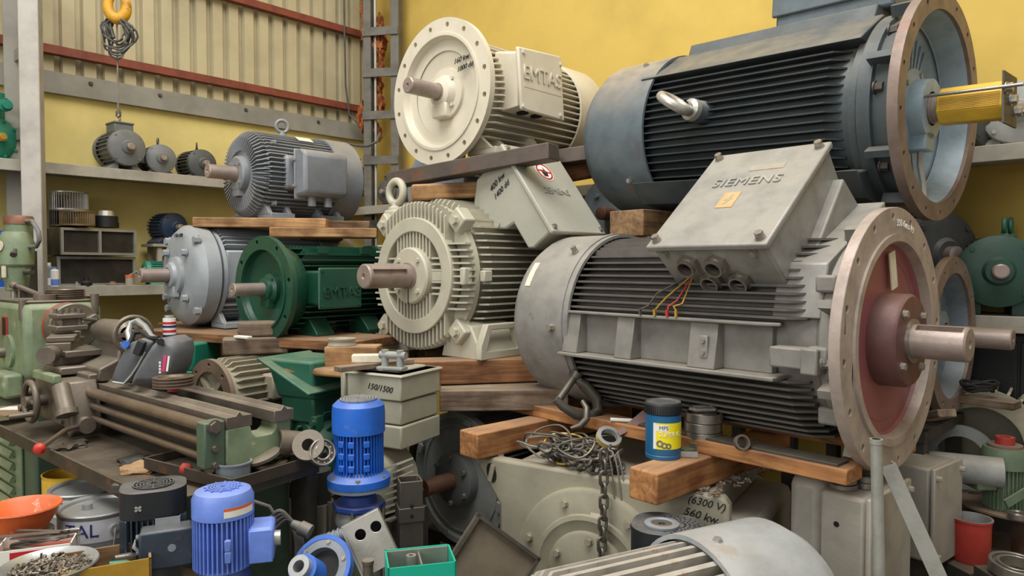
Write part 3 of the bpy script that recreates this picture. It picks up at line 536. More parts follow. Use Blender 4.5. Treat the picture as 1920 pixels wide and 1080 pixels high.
for x in (-.27, -.37): obj('cable_gland', MB().cyl((x, .29, H-.12), (x, .29, H-.175), .022), 'm5', tb)
bolts(tb, [(-.182, .262, H+z) for z in (-.07, .07)], (1, 0, 0), .01, .014)
obj('name_plate', MB().box((-.33, .118, H+.212), (.09, .05, .003), Matrix.Rotation(math.radians(-30), 3, 'X')), 'paper', t)
eyebolt(t, (-.26, 0, H+.232), (0, 0, 1), .034, .010, 'm5', (.3, 1, 0))
for x in (-.19, -.5):
    for s in (1, -1): foot(t, x-.02, x+.12, s*.07, s*.22, .11, 'm5', H, .2)
bolts(t, [(-.12, .237*math.cos(a), H+.237*math.sin(a)) for a in (.75, -.75, 1.9)], (1, 0, 0), .014, .02, 'm5')
# ---- M6: light grey motor with disc end shield
H = .275; de = P(332, 516, 3.7); t = thing('foot_motor', 'light grey motor at left with smooth bolted disc end shield', 'motor', de-Vector((0, 0, H)), YM, 0)
obj('housing', MB().rev([(-.80, 0), (-.80, .22), (-.1, .22)], (0, 0, H), n=56), 'm6', t)
obj('end_shield', MB().rev([(-.13, .225), (-.12, .262), (-.05, .262), (-.02, .235), (-.005, .2), (.0, .11), (.0, 0)], (0, 0, H), n=64), 'm6', t)
obj('shield_band', MB().ring((-.155, 0, H), (1, 0, 0), .225, .255, .02, 56), 'm6', t)
fins_rad(t, H, -.80, -.12, .21, .26, 14, .006, 'm6', 35, 125, ch=.05); fins_rad(t, H, -.80, -.12, .21, .255, 14, .006, 'm6', 225, 325, ch=.04)
obj('side_panel', MB().bx(-.8, -.16, .17, .225, H-.12, H+.13), 'm6', t, .01); obj('box_base', MB().bx(-.6, -.30, .2, .30, H-.11, H+.12), 'm6', t, .015)
obj('bearing_cover', MB().rev([(0, .098), (.02, .095), (.028, .07), (.045, .062), (.05, .04)], (0, 0, H), n=44), 'm6', t); obj('grease_trap', MB().box((.02, 0, H-.085), (.035, .085, .06)), 'm6', t, .006)
obj('clip', MB().box((.01, .0, H+.105), (.02, .02, .03)), 'm6', t)
bolts(t, ringpts(H, .0, .165, 4, 45), (1, 0, 0), .018, .026, 'm6'); bolts(t, ringpts(H, -.04, .255, 4, 45), (1, 0, 0), .02, .03, 'm6'); shaft(t, H, .03, .155, .036)
obj('fan_cover', MB().rev([(-.74, .25), (-.74, .262), (-.95, .262), (-1.0, .22), (-1.0, 0)], (0, 0, H), n=48), 'm6', t)
for x in (-.28, -.62):
    for s in (1, -1): foot(t, x-.02, x+.14, s*.08, s*.24, .11, 'm6', H, .2)
text(t, '150+/300', .028, (.003, .03, H+.205), (0, 1, 0), (0, 0, 1), 'ink', .001, 'handwriting', .3)
# ---- M7: dark green flange motor
H = .2475; de = P(492, 542, 3.3); t = thing('flange_motor', 'dark green flange motor with lettered terminal box', 'motor', de-Vector((0, 0, H)), YM+3, 0)
obj('housing', MB().rev([(-.66, 0), (-.66, .165), (-.14, .165), (-.12, .19), (-.05, .215), (-.03, .2)], (0, 0, H), n=48), 'green', t)
fins_par(t, H, -.66, -.10, .16, .205, .027, .006, 1, 'green', -.93, .93, ch=.04)
fins_par(t, H, -.66, -.13, .16, .205, .027, .006, 1, 'green', -.6, .6, axis='y', ch=.04)
flange(t, H, 0, .2475, .19, .026, 8, .011, 'green', .222, .2); obj('spigot', MB().rev([(-.01, .195), (.006, .195), (.006, .184), (-.01, .18)], (0, 0, H), n=56), 'green', t)
obj('flange_dish', MB().rev([(0, .186), (-.03, .175), (-.05, .07), (-.05, 0)], (0, 0, H), n=56), 'green', t); obj('bearing_cover', MB().rev([(-.05, .075), (-.03, .072), (-.02, .055), (-.005, .05), (0, .03)], (0, 0, H), n=40).box((-.03, 0, H-.06), (.04, .07, .05)), 'green', t)
bolts(t, ringpts(H, -.03, .06, 4, 45), (1, 0, 0), .008, .01, 'green'); shaft(t, H, -.02, .17, .030)
tb = obj('terminal_box', MB().bx(-.34, -.12, .15, .275, H-.075, H+.085), 'green', t, .012); lid = obj('box_lid', MB().bx(-.35, -.11, .275, .29, H-.09, H+.10), 'green', tb, .008); text(lid, 'EMTAS', .07, (-.235, .291, H-.015), (-1, 0, 0), (0, 0, 1), 'green', .005)
bolts(lid, [(x, .29, z) for x in (-.335, -.125) for z in (H-.075, H+.085)], (0, 1, 0), .007, .006, 'green')
for x in (-.25, -.5): obj('lifting_clip', MB().box((x, .12, H+.185), (.05, .02, .035)), 'green', t)
cowl(t, H, -.62, -.85, .215, 'green')
for x in (-.2, -.5):
    for s in (1, -1): obj('foot', pyz([(s*.05, 0.02), (s*.21, 0.02), (s*.21, .04), (s*.13, .12), (s*.05, .12)], x-.05, x+.05), 'green', t, .004)
# ---- wood under these
def px_plank(label, a, b, w_, h_, m, name='timber', bev=.005): return between(name, label, 'timber', a, b, w_, h_, m, bev=bev, group=None)
zp = P(447, 326, 3.85).z-.245
def zset(v, z): return Vector((v.x, v.y, z))
px_plank('pale upper plank directly under the grey ribbed motor', zset(P(372, 420, 3.78), zp-.05), zset(P(616, 420, 3.86), zp-.05), .20, .05, 'wood')
px_plank('short brown plank behind the pale upper plank', zset(P(600, 420, 4.05), zp-.05), zset(P(694, 420, 4.10), zp-.05), .22, .05, 'woodd')
px_plank('orange plank lying above the green motor', zset(P(508, 440, 3.68), zp-.105), zset(P(706, 440, 3.80), zp-.105), .16, .05, 'wood')
px_plank('dark plank between the two stacked left motors', zset(P(430, 440, 3.98), zp-.105), zset(P(640, 440, 4.2), zp-.105), .16, .05, 'woodd')
zb = P(332, 516, 3.7).z-.275
px_plank('long dusty board carrying the light grey and green motors', zset(P(315, 610, 3.80), zb-.05), zset(P(705, 660, 3.2), zb-.05), .34, .045, 'woodr')
px_plank('rear bearer board behind the light grey motor', zset(P(330, 600, 4.2), zb-.05), zset(P(640, 620, 3.7), zb-.05), .25, .045, 'woodd')
z4 = P(775, 517, 3.2).z-.355
px_plank('orange timber beam under the cream motor feet', zset(P(715, 680, 2.98), z4-.10), zset(P(1010, 690, 3.12), z4-.10), .14, .10, 'woodr')
px_plank('second timber beam under the rear of the cream motor', zset(P(790, 660, 3.5), z4-.10), zset(P(1000, 670, 3.75), z4-.10), .14, .10, 'woodd')
px_plank('dark sleeper below the timber beam beside the front cowl', zset(P(826, 720, 2.95), z4-.19), zset(P(1060, 730, 2.98), z4-.19), .2, .085, 'woodg')
# plinth under them all (hidden pallet stack)
for i, (x, y, lab) in enumerate(((-1.35, 4.2, 'stacked timber crib under the left motors'), (.13, 4.02, 'stacked timber crib under the cream motor'))):
    cr = thing('timber_crib', lab, 'crib', (x, y, 0), YU)
    top = (zb-.05) if i == 0 else z4-.19
    n = 7; hh = top/n
    for k in range(n):
        for s in (-1, 1): obj('sleeper', MB().box((0 if k % 2 else s*.22, s*.2 if k % 2 else 0, hh*(k+.5)), (.6 if k % 2 else .12, .12 if k % 2 else .5, hh)), 'woodd', cr)
# ---- beams, plank under M1
dM1 = Vector((math.cos(math.radians(42.5)), math.sin(math.radians(42.5)), 0)); ax1 = Vector((.6756, -.7373, 0)); f1 = P(1680, 637, 2.14)
zB = f1.z-.345-.045
def lp(s, l, z): q = f1-ax1*s-dM1*l; return Vector((q.x, q.y, z))
between('timber_beam', 'square timber beam end below the shackle, left of the chain', 'timber', lp(1.24, .66, zB-.097), lp(1.24, -.25, zB-.097), .105, .097, 'woodo', bev=.006)
between('timber_beam', 'square timber beam with the blue grease tub standing on it', 'timber', lp(.50, .585, zB-.097), lp(.50, -.25, zB-.097), .105, .097, 'woodo', bev=.006)
between('timber_plank', 'long orange plank under the visible side of the big front motor', 'timber', lp(1.48, .24, zB), lp(.02, .24, zB), .11, .045, 'woodo', bev=.004)
between('timber_plank', 'long plank under the hidden side of the big front motor', 'timber', lp(1.45, -.2, zB), lp(.02, -.2, zB), .11, .045, 'woodo', bev=.004)
between('steel_strip', 'dark flat steel strip lying on the orange plank edge', 'strip', lp(.75, .245, zB+.045), lp(.05, .245, zB+.045), .075, .008, 'darksteel', bev=.001)
f2 = P(1757, 203, 2.55); ax2 = Vector((.6626, -.749, 0)); d2 = Vector((.749, .6626, 0))
for s, k, (lab1, lab2) in ((.30, 0, ('upper timber block under the dark motor by its flange', 'lower timber block under the dark motor by its flange')), (1.12, 1, ('upper timber block under the dark motor cowl end', 'lower timber block under the dark motor cowl end'))):
    q = f2-ax2*s; zz = f2.z-.36+.04*s; a = q-d2*.36; b = q+d2*.3
    between('timber_block', lab1, 'timber', zset(a, zz-.115), zset(b, zz-.115), .19, .115, 'woodd'); between('timber_block', lab2, 'timber', zset(a+d2*.03, zz-.235), zset(b, zz-.235), .2, .118, 'woodd')
# ------------------------------------------------------------ things on the wall shelves
def on_left(px, t_, z):
    k = (px-960)/F; b = CO+NL*t_; a = (b.x-k*b.y)/(U.x-k*U.y); q = b-U*a; return Vector((q.x, q.y, z))
def on_right(px, t_, z):
    k = (px-960)/F; b = CO+NR*t_; a = (k*b.y-b.x)/(V.x-k*V.y); q = b+V*a; return Vector((q.x, q.y, z))
def smotor(label, base, yaw, r, L, m, H=None, box=None, eye=False, feet=True, face='flat', nf=26, sh=.05, sm='shaft', group='small motors on the wall shelves', cat='motor', fl=0, cowlm=None, name='small_motor'):
    H = H or r*1.35; t = thing(name, label, cat, base, yaw, group=group)
    obj('housing', MB().rev([(-L, 0), (-L, r*.85), (-.01, r*.85)], (0, 0, H), n=32), m, t)
    fins_rad(t, H, -L, -.02, r*.84, r, nf, r*.05, m, join=True)
    pr = [(-.03, r*.86), (-.025, r*1.0), (.0, r*.98), (.012, r*.75), (.018, r*.4), (.035, r*.32), (.035, r*.2)] if not fl else [(-.03, r*.9), (-.02, fl), (.0, fl), (.0, r*.8), (-.01, r*.7), (-.01, r*.35), (.02, r*.3), (.02, r*.2)]
    obj('end_shield', MB().rev(pr, (0, 0, H), n=36), m, t)
    for i in range(4):
        a = math.radians(45+90*i); obj('bolt', MB().hexb((.0, r*.86*math.cos(a), H+r*.86*math.sin(a)), (1, 0, 0), r*.07, r*.08), m, t)
    obj('shaft', MB().rev([(.02, 0), (.02, r*.2), (.02+sh, r*.2), (.025+sh, r*.16), (.025+sh, 0)], (0, 0, H), n=20), sm, t)
    obj('fan_cover', MB().rev([(-L+.02, r*.96), (-L+.02, r*1.02), (-L-r*.55, r*1.02), (-L-r*.7, r*.85), (-L-r*.7, 0)], (0, 0, H), n=32), cowlm or m, t)
    if feet:
        for s in (1, -1): obj('foot', pyz([(s*r*.35, 0), (s*r*1.05, 0), (s*r*1.05, r*.12), (s*r*.7, r*.4), (s*r*.35, r*.6)], -L*.85, -L*.15), m, t, .003)
    if box == 'top': b = obj('terminal_box', MB().bx(-L*.8, -L*.2, -r*.5, r*.5, H+r*.85, H+r*1.35), m, t, .005); obj('box_lid', MB().bx(-L*.83, -L*.17, -r*.53, r*.53, H+r*1.35, H+r*1.45), m, b, .003)
    if box in (1, -1): b = obj('terminal_box', MB().bx(-L*.8, -L*.25, box*r*.85, box*r*1.3, H-r*.35, H+r*.4), m, t, .006); obj('box_lid', MB().bx(-L*.83, -L*.22, box*r*1.3, box*r*1.4, H-r*.4, H+r*.45), m, b, .003)
    if eye: eyebolt(t, (-L*.45, 0, H+r*.95), (0, 0, 1), r*.2, r*.06, m, (.5, 1, 0))
    return t
zu, zl = 2.085, 1.325
smotor('grey motor hanging from the wire with a top terminal box', on_left(243, .26, zu), -40, .122, .24, 'shelfmotor', H=.17, box='top', eye=False)
t8 = bpy.data.objects['small_motor']; eyebolt(t8, (-.12, 0, .17+.17), (0, 0, 1), .018, .006, 'bolt', (.5, 1, 0))
smotor('grey shelf motor beside the hanging one with slim top eye', on_left(306, .22, zu), -48, .102, .18, 'shelfmotor', H=.125, box=-1, eye=True)
smotor('dark round shelf motor behind the grey motor shaft', on_left(383, .2, zu), -40, .108, .2, 'shelfdark', H=.122, eye=True)
smotor('small dark motor on the shelf behind the grey cowl', on_left(668, .2, zu), -60, .115, .2, 'shelfdark', H=.15, box='top')
smotor('small dark motor with two shafts on the shelf in the corner', on_right(725, .22, 1.955), -120, .10, .18, 'shelfdark', H=.135, box='top')
smotor('grey motor with ribbed round face on the right shelf', on_right(1899, .2, 1.955), -115, .135, .22, 'grey', H=.165, nf=30)
smotor('dark finned motor next to the flange on the right shelf', on_right(1842, .2, 1.955), -60, .11, .2, 'shelfdark', H=.14)
gm = smotor('big dark green motor with two lifting eyes on the lower right shelf', on_right(1872, .34, 1.24), -118, .155, .32, 'greenold', H=.19, nf=40, sh=.06, box=1)
for x in (-.1, -.16): eyebolt(gm, (x, .03-.5*(x+.1), .19+.147), (0, 0, 1), .03, .009, 'gteal', (.2, 1, 0))
smotor('dark motor with fine fins behind the reddish flange', on_right(1768, .3, 1.24), -75, .2, .3, 'shelfdark', H=.26, nf=36)
smotor('dark blue finned motor lying on the lower left shelf', on_left(330, .15, zl+.29), -30, .105, .2, 'navyblue', H=.12, feet=True)
smotor('small teal motor at the end of the lower left shelf', on_left(272, .25, zl), -140, .075, .12, 'teal', H=.09, cowlm='navyblue')
tb_ = thing('bracket_table', 'small steel bracket under the dark blue motor', 'bracket', on_left(318, .17, zl), YU)
obj('top_plate', MB().box((0, 0, .275), (.30, .22, .02)), 'shelfc', tb_); [obj('leg', MB().box((x, y, .13), (.03, .03, .27)), 'shelfc', tb_) for x in (-.1, .1) for y in (-.08, .08)]
# teal gear motor at the far left
b = on_left(2, .25, zu); t = thing('gear_motor', 'teal gear motor with yellow shaft cap at the left edge', 'motor', b, -35)
obj('housing', MB().rev([(-.2, 0), (-.2, .12), (-.02, .125), (.0, .10), (.02, .05), (.02, 0)], (0, 0, .14), n=36), 'teal', t); obj('neck', MB().cyl((-.1, 0, .2), (-.1, 0, .42), .075, .085), 'teal', t); obj('neck_flange', MB().cyl((-.1, 0, .36), (-.1, 0, .39), .1), 'teal', t)
obj('side_pipe', MB().cyl((-.05, 0, .32), (.15, -.0, .32), .025).cyl((.1, 0, .32), (.13, 0, .32), .036), 'teal', t); obj('shaft_cap', MB().cyl((.02, 0, .14), (.07, 0, .14), .025).cyl((.07, 0, .14), (.08, 0, .14), .016), 'brass', t); bolts(t, ringpts(.14, .0, .11, 10), (1, 0, 0), .008, .012, 'teal'); obj('foot', MB().bx(-.18, .0, -.12, .12, 0, .025), 'teal', t)
# blue crate
b = on_left(-46, .2, zl); t = thing('plastic_crate', 'bright blue plastic crate behind the drill press', 'crate', b, YU)
for k, (c, d) in enumerate((((0, -.14, .17), (.4, .008, .34)), ((0, .14, .17), (.4, .008, .34)), ((.2, 0, .17), (.008, .28, .34)), ((-.2, 0, .17), (.008, .28, .34)), ((0, 0, .006), (.4, .28, .012)))): obj('panel', MB().box(c, d), 'crate', t)
for z in (.33, .22, .11): obj('rim', MB().box((0, -.15, z), (.42, .02, .02)).box((.21, 0, z), (.02, .3, .02)), 'crate', t)
# impellers on top of the frames
def impeller(label, p, R, h, m, n=44, cat='impeller'):
    t = thing('impeller', label, cat, p, 0, group='drum impellers on the shelf frame'); obj('hub_disc', MB().ring((0, 0, 0), (0, 0, 1), R*.3, R, .01).rev([(.0, R*.3), (h*.6, R*.2), (h*.6, 0)], (0, 0, 0), (0, 0, 1), 24), m, t); obj('top_ring', MB().ring((0, 0, h-.008), (0, 0, 1), R*.88, R, .008), m, t)
    base = None
    for i in range(n):
        a = 2*math.pi*i/n
        if base is None: base = obj('blade', MB().box((0, 0, 0), (R*.15, .003, h-.016), Matrix.Rotation(.5, 3, 'Z')), m, t); o = base
        else: o = base.copy(); COL.objects.link(o)
        o.location = (R*.92*math.cos(a), R*.92*math.sin(a), h/2); o.rotation_euler = (0, 0, a)
    return t
zf = zl+.385
impeller('lowest tall drum impeller of the rear stack', on_left(131, .16, zf), .108, .105, 'darksteel'); impeller('top drum impeller of the rear stack on the frames', on_left(132, .16, zf+.105), .112, .12, 'alu'); impeller('brownish drum impeller in front of the stacked pair', on_left(147, .30, zf), .10, .095, 'bronze')
t = thing('small_fan_wheel', 'black ring with a silver cup on the shelf frame', 'fan wheel', on_left(201, .25, zf), 0); obj('ring', MB().ring((0, 0, 0), (0, 0, 1), .04, .075, .035).ring((0, 0, .035), (0, 0, 1), .05, .07, .04), 'black', t); obj('cup', MB().rev([(.05, .055), (.11, .045), (.11, .0)], (0, 0, 0), (0, 0, 1), 24), 'silver', t)
# aluminium frames
def framebox(label, p, yaw, wd, dp, hh, n, tilt=0):
    t = thing('vent_frame', label, 'frame', p, yaw, tilt=0, roll=tilt)
    obj('case', MB().bx(-wd/2, wd/2, -dp/2+.012, dp/2, .0, hh), 'glassy', t, .004)
    e = .016
    for z in (0, hh-e): obj('frame_bar', MB().bx(-wd/2, wd/2, -dp/2-.006, -dp/2+.014, z, z+e), 'alu', t)
    for i in range(n+1): x = -wd/2+i*(wd-e)/n; obj('frame_bar', MB().bx(x, x+e, -dp/2-.006, -dp/2+.014, e, hh-e), 'alu', t)
    return t
framebox('upper aluminium frame box with two dark panes', on_left(172, .22, zl+.20), YU+6, .46, .26, .17, 2, 0); framebox('lower aluminium frame box with one dark pane', on_left(172, .18, zl), YU, .46, .25, .19, 1)
for lab, px, t_, r, h, m, c2 in (('clear spray bottle beside the column', 92, .36, .022, .15, 'pailg', 'labelw'), ('white and blue spray can on the lower shelf', 102, .37, .026, .125, 'labelw', 'lblue')):
    t = thing('spray_can', lab, 'can', on_left(px, t_, zl), 0); obj('can_body', MB().rev([(0, 0), (0, r), (h*.8, r), (h*.88, r*.5), (h*.88, 0)], (0, 0, 0), (0, 0, 1), 24), m, t); obj('cap', MB().cyl((0, 0, h*.88), (0, 0, h), r*.5), c2, t); obj('label_band', MB().ring((0, 0, .01), (0, 0, 1), r, r+.0008, h*.3), c2, t)
for lab, px, t_, r, h, m in (('small grey cap on the lower shelf', 144, .38, .016, .03, 'pailg'), ('shiny black knob on the lower shelf', 162, .37, .032, .06, 'black'), ('rusty round hub on the lower shelf', 211, .35, .036, .028, 'fan')):
    one('small_part', lab, 'part', MB().rev([(0, 0), (0, r), (h*.4, r), (h*.6, r*.5), (h, r*.45), (h, 0)], (0, 0, 0), (0, 0, 1), 24), m, on_left(px, t_, zl))
t = thing('paint_jar', 'small jar with an orange lid and brush near the grey motor shaft', 'jar', on_left(243, .37, zl), 0); obj('jar_body', MB().cyl((0, 0, 0), (0, 0, .055), .026), 'beige', t); obj('lid', MB().cyl((0, 0, .055), (0, 0, .07), .028), 'orange', t); obj('brush', MB().cyl((0, 0, .07), (.11, 0, .12), .005), 'tin', t)
# ------------------------------------------------------------ drill press
dp = P(40, 545, 3.95); t = thing('drill_press', 'old green drill press standing behind the lathe headstock', 'drill press', (dp.x, dp.y, 0), -25); t.scale = (1.09, 1.09, 1)
zz = lambda py: P(40, py, 3.95).z
obj('column', MB().cyl((-.04, .06, 0), (-.04, .06, zz(470)), .04), 'darksteel', t); obj('base', MB().bx(-.2, .2, -.15, .25, 0, .05), 'dgreen', t, .01); obj('work_table', MB().bx(-.15, .15, -.16, .1, .7, .74), 'darksteel', t, .006)
obj('motor', MB().rev([(zz(462), 0), (zz(462), .05), (zz(455), .062), (zz(420), .062), (zz(420), 0)], (-.01, 0, 0), (0, 0, 1), 28), 'lgreen', t); obj('motor_cap', MB().rev([(zz(421), .058), (zz(421), .066), (zz(408), .066), (zz(405), .06), (zz(405), 0)], (-.01, 0, 0), (0, 0, 1), 28), 'rustshaft', t)
hd = obj('head', MB().rev([(zz(545), 0), (zz(545), .05), (zz(500), .065), (zz(498), .078), (zz(455), .082), (zz(435), .06), (zz(435), 0)], (.0, -.02, 0), (0, 0, 1), 10), 'lgreen', t, .008); obj('side_gearbox', MB().box((-.07, -.03, zz(508)), (.09, .09, .1)), 'lgreen', t, .015)
obj('maker_plate', MB().rev([(0, 0), (0, .028), (.004, .028), (.004, 0)], (.005, -.1, zz(462)), (0, -1, 0), 24), 'paper', hd); obj('depth_scale', MB().box((.01, -.087, zz(503)), (.03, .006, .10)), 'paper', hd)
obj('spindle', MB().cyl((.01, -.04, zz(545)), (.01, -.04, zz(572)), .016).cyl((.01, -.04, zz(572)), (.01, -.04, zz(586)), .026), 'steel', t); obj('conduit', MB().tube([(.04, .0, zz(415)), (.10, .0, zz(415)), (.15, .0, zz(435)), (.155, .0, zz(452)), (.13, 0, zz(463)), (.05, .0, zz(463))], .011, 10), 'greyd', t)
obj('feed_lever', MB().cyl((.06, -.06, zz(468)), (.115, -.1, zz(477)), .008).cyl((.108, -.095, zz(476)), (.122, -.105, zz(479)), .015), 'darksteel', t); obj('feed_lever', MB().cyl((-.05, -.07, zz(495)), (-.02, -.12, zz(535)), .006), 'steel', t); obj('stop_knob', MB().cyl((.07, -.02, zz(510)), (.125, -.02, zz(510)), .014), 'darksteel', t)
# ------------------------------------------------------------ lathe
F0 = PZ(424, 779, 1.0); t = thing('lathe', 'old green metalworking lathe with bare bed rails at left', 'lathe', (F0.x, F0.y, 0), -40)
rail = lambda y0, y1: [(y0, .955), (y1, .955), (y1, .992), ((y0+y1)/2+.012, .992), ((y0+y1)/2, 1.006), ((y0+y1)/2-.012, .992), (y0, .992)]
obj('bed_rail', pyz(rail(0, .085), -1.72, 0), 'lmetal', t, .002); obj('bed_rail', pyz(rail(.15, .22), -1.72, .02), 'lmetal', t, .002)
bd_ = obj('bed_casting', MB().bx(-1.72, -.08, .015, .04, .84, .955).bx(-1.72, -.08, .18, .205, .84, .955).bx(-1.72, -.08, .02, .2, .82, .845), 'ldark', t)
obj('bed_end', pyz([(.0, .83), (.22, .83), (.22, .955), (.17, .955), (.165, .93), (.15, .918), (.10, .918), (.085, .93), (.08, .955), (0, .955)], -.09, 0.0), 'lgreen', t, .004)
obj('rod_bracket', MB().bx(-.06, -.005, -.065, .0, .845, .985), 'dgreen', t, .005); bolts(t, [(-.004, -.035, .97)], (1, 0, 0), .018, .012, 'lmetal'); bolts(t, [(-.004, -.035, .855), (-.004, -.035, .905)], (1, 0, 0), .009, .01, 'lmetal')
for z, r, x0 in ((.965, .019, -1.15), (.915, .0135, -1.15), (.868, .0115, -1.02)): obj('lead_rod', MB().cyl((x0, -.035, z), (-.05, -.035, z), r), 'lrod', t)
hs = obj('headstock', MB().bx(-2.12, -1.65, -.06, .26, .94, 1.285), 'lgreen', t, .03); obj('headstock_lid', MB().bx(-2.1, -1.67, -.045, .245, 1.285, 1.295), 'lmetal', hs, .004)
obj('feed_gearbox', MB().bx(-2.15, -1.70, -.13, -.05, .86, .97), 'lgreen', hs, .015); obj('gear_knob', MB().cyl((-2.0, -.13, .91), (-2.0, -.18, .91), .03).cyl((-1.85, -.13, .9), (-1.85, -.16, .9), .02), 'lmetal', hs); obj('speed_plate', MB().box((-1.93, -.063, 1.17), (.085, .004, .09)), 'redpaint', hs); obj('plate_print', MB().box((-1.93, -.066, 1.17), (.045, .002, .08)), 'ink', hs)
for x, z in ((-1.70, 1.27), (-1.66, 1.29)): obj('corner_bolt', MB().cyl((x, -.05 if z < 1.28 else .23, z-.06), (x, -.05 if z < 1.28 else .23, z+.03), .018), 'lmetal', hs)
obj('lever_disc', MB().cyl((-1.86, -.06, 1.06), (-1.86, -.075, 1.06), .075), 'lgreen', hs); obj('gear_lever', MB().cyl((-1.9, -.07, 1.05), (-1.9, -.14, 1.05), .025).cyl((-1.9, -.12, 1.05), (-1.99, -.13, 1.2), .01), 'lmetal', hs)
obj('top_lever', MB().cyl((-1.75, .05, 1.295), (-1.75, .05, 1.32), .045).cyl((-1.75, .05, 1.31), (-1.9, -.02, 1.36), .011).cyl((-1.9, -.02, 1.355), (-1.92, -.03, 1.365), .018), 'lmetal', hs)
ck = obj('chuck', MB().rev([(-1.65, .06), (-1.63, .105), (-1.555, .105), (-1.55, .1), (-1.55, .0)], (0, .11, 1.18), n=40), 'lmetal', t); obj('chuck_band', MB().ring((-1.645, .11, 1.18), (1, 0, 0), .09, .1065, .018), 'redpaint', ck)
for i in range(3): a = 2*math.pi*i/3+.5; obj('chuck_jaw', MB().box((-1.535, .11+.055*math.cos(a), 1.18+.055*math.sin(a)), (.04, .07, .025), Matrix.Rotation(a, 3, 'X')), 'lmetal', ck, .003)
obj('tool_lever', MB().cyl((-1.45, .16, 1.21), (-1.36, .0, 1.235), .008).cyl((-1.36, .0, 1.235), (-1.33, -.02, 1.215), .01), 'steel', t)
# carriage
sd = obj('saddle', MB().bx(-1.42, -1.0, -.03, .25, .995, 1.03).bx(-1.32, -1.12, -.09, .25, 1.02, 1.05), 'lmetal', t, .006); obj('cross_slide', MB().bx(-1.36, -1.2, -.09, .24, 1.05, 1.085).bx(-1.42, -1.15, -.06, .1, 1.085, 1.11), 'lmetal', t, .004)
obj('compound_slide', MB().box((-1.33, -.0, 1.125), (.30, .09, .035), Matrix.Rotation(-.5, 3, 'Z')).box((-1.3, -.02, 1.155), (.2, .1, .022), Matrix.Rotation(-.4, 3, 'Z')), 'lmetal', t, .004); obj('slide_dial', MB().cyl((-1.21, -.09, 1.1), (-1.15, -.13, 1.1), .034), 'lmetal', t)
obj('tool_post', MB().box((-1.37, .02, 1.19), (.12, .12, .022)).box((-1.37, .02, 1.215), (.075, .075, .03)).box((-1.37, .02, 1.24), (.11, .11, .02)), 'lmetal', t, .004)
for x, y in ((-.035, -.035), (.035, -.035), (-.035, .035), (.035, .035), (0, 0)): obj('post_bolt', MB().cyl((-1.37+x, .02+y, 1.2), (-1.37+x, .02+y, 1.27), .009), 'lmetal', t)
ap = obj('apron', MB().prism([(-1.34, .84), (-1.02, .84), (-.96, .80), (-.93, .83), (-.95, .93), (-.99, 1.01), (-1.34, 1.01)], Matrix(((1, 0, 0, 0), (0, 0, 1, -.115), (0, 1, 0, 0), (0, 0, 0, 1))), .11), 'lmetal', t, .008); obj('apron_cover', MB().bx(-1.28, -1.04, -.14, -.11, 1.0, 1.035), 'lgreen', ap, .006)
obj('carriage_wheel', MB().tube([(-1.2+.075*math.cos(a), -.17, .92+.075*math.sin(a)) for a in [2*math.pi*i/28 for i in range(28)]], .012, 10, True).cyl((-1.2, -.115, .92), (-1.2, -.19, .92), .022).cyl((-1.27, -.17, .92), (-1.13, -.17, .92), .01), 'lmetal', t); obj('wheel_handle', MB().cyl((-1.14, -.17, .88), (-1.14, -.26, .88), .011), 'lmetal', t)
obj('screw_motor', MB().cyl((-.99, -.13, 1.0), (-.93, -.13, .905), .03).cyl((-.935, -.13, .915), (-.925, -.13, .895), .038), 'lmetal', t)
bolts(ap, [(-1.04, -.115, .97), (-1.0, -.115, .9), (-1.02, -.115, .86)], (0, -1, 0), .012, .01, 'lmetal'); obj('apron_knob', MB().cyl((-1.31, -.115, .94), (-1.31, -.16, .94), .024).cyl((-1.31, -.115, .88), (-1.31, -.18, .88), .014), 'lmetal', ap)
obj('rod_boss', MB().cyl((-.96, -.07, .85), (-.90, -.07, .85), .03), 'lmetal', t); lv = obj('control_lever', MB().tube([(-.93, -.08, .85), (-.86, -.16, .855), (-.73, -.27, .838)], .0085, 8), 'lrod', t); mb = MB(); mb.rev([(-.02, 0), (-.014, .014), (0, .02), (.014, .014), (.02, 0)], (-.715, -.283, .836), (.7, -.7, -.1), 16); obj('lever_ball', mb, 'redpl', lv)
# tailstock
ts = obj('tailstock', MB().rev([(-1.30, 0), (-1.30, .028), (-1.25, .032), (-1.22, .05), (-1.0, .055), (-.98, .03)], (0, .11, 1.18), n=28), 'lmetal', t); obj('tailstock_base', pyz([(.0, 1.0), (.22, 1.0), (.22, 1.05), (.15, 1.08), (.14, 1.15), (.08, 1.15), (.07, 1.08), (.0, 1.05)], -1.2, -.98), 'lmetal', t, .008)
obj('tail_wheel', MB().tube([(-.93, .11+.07*math.cos(a), 1.18+.07*math.sin(a)) for a in [2*math.pi*i/28 for i in range(28)]], .01, 10, True).cyl((-.98, .11, 1.18), (-.91, .11, 1.18), .02).box((-.93, .11, 1.18), (.012, .14, .016)), 'lmetal', t)
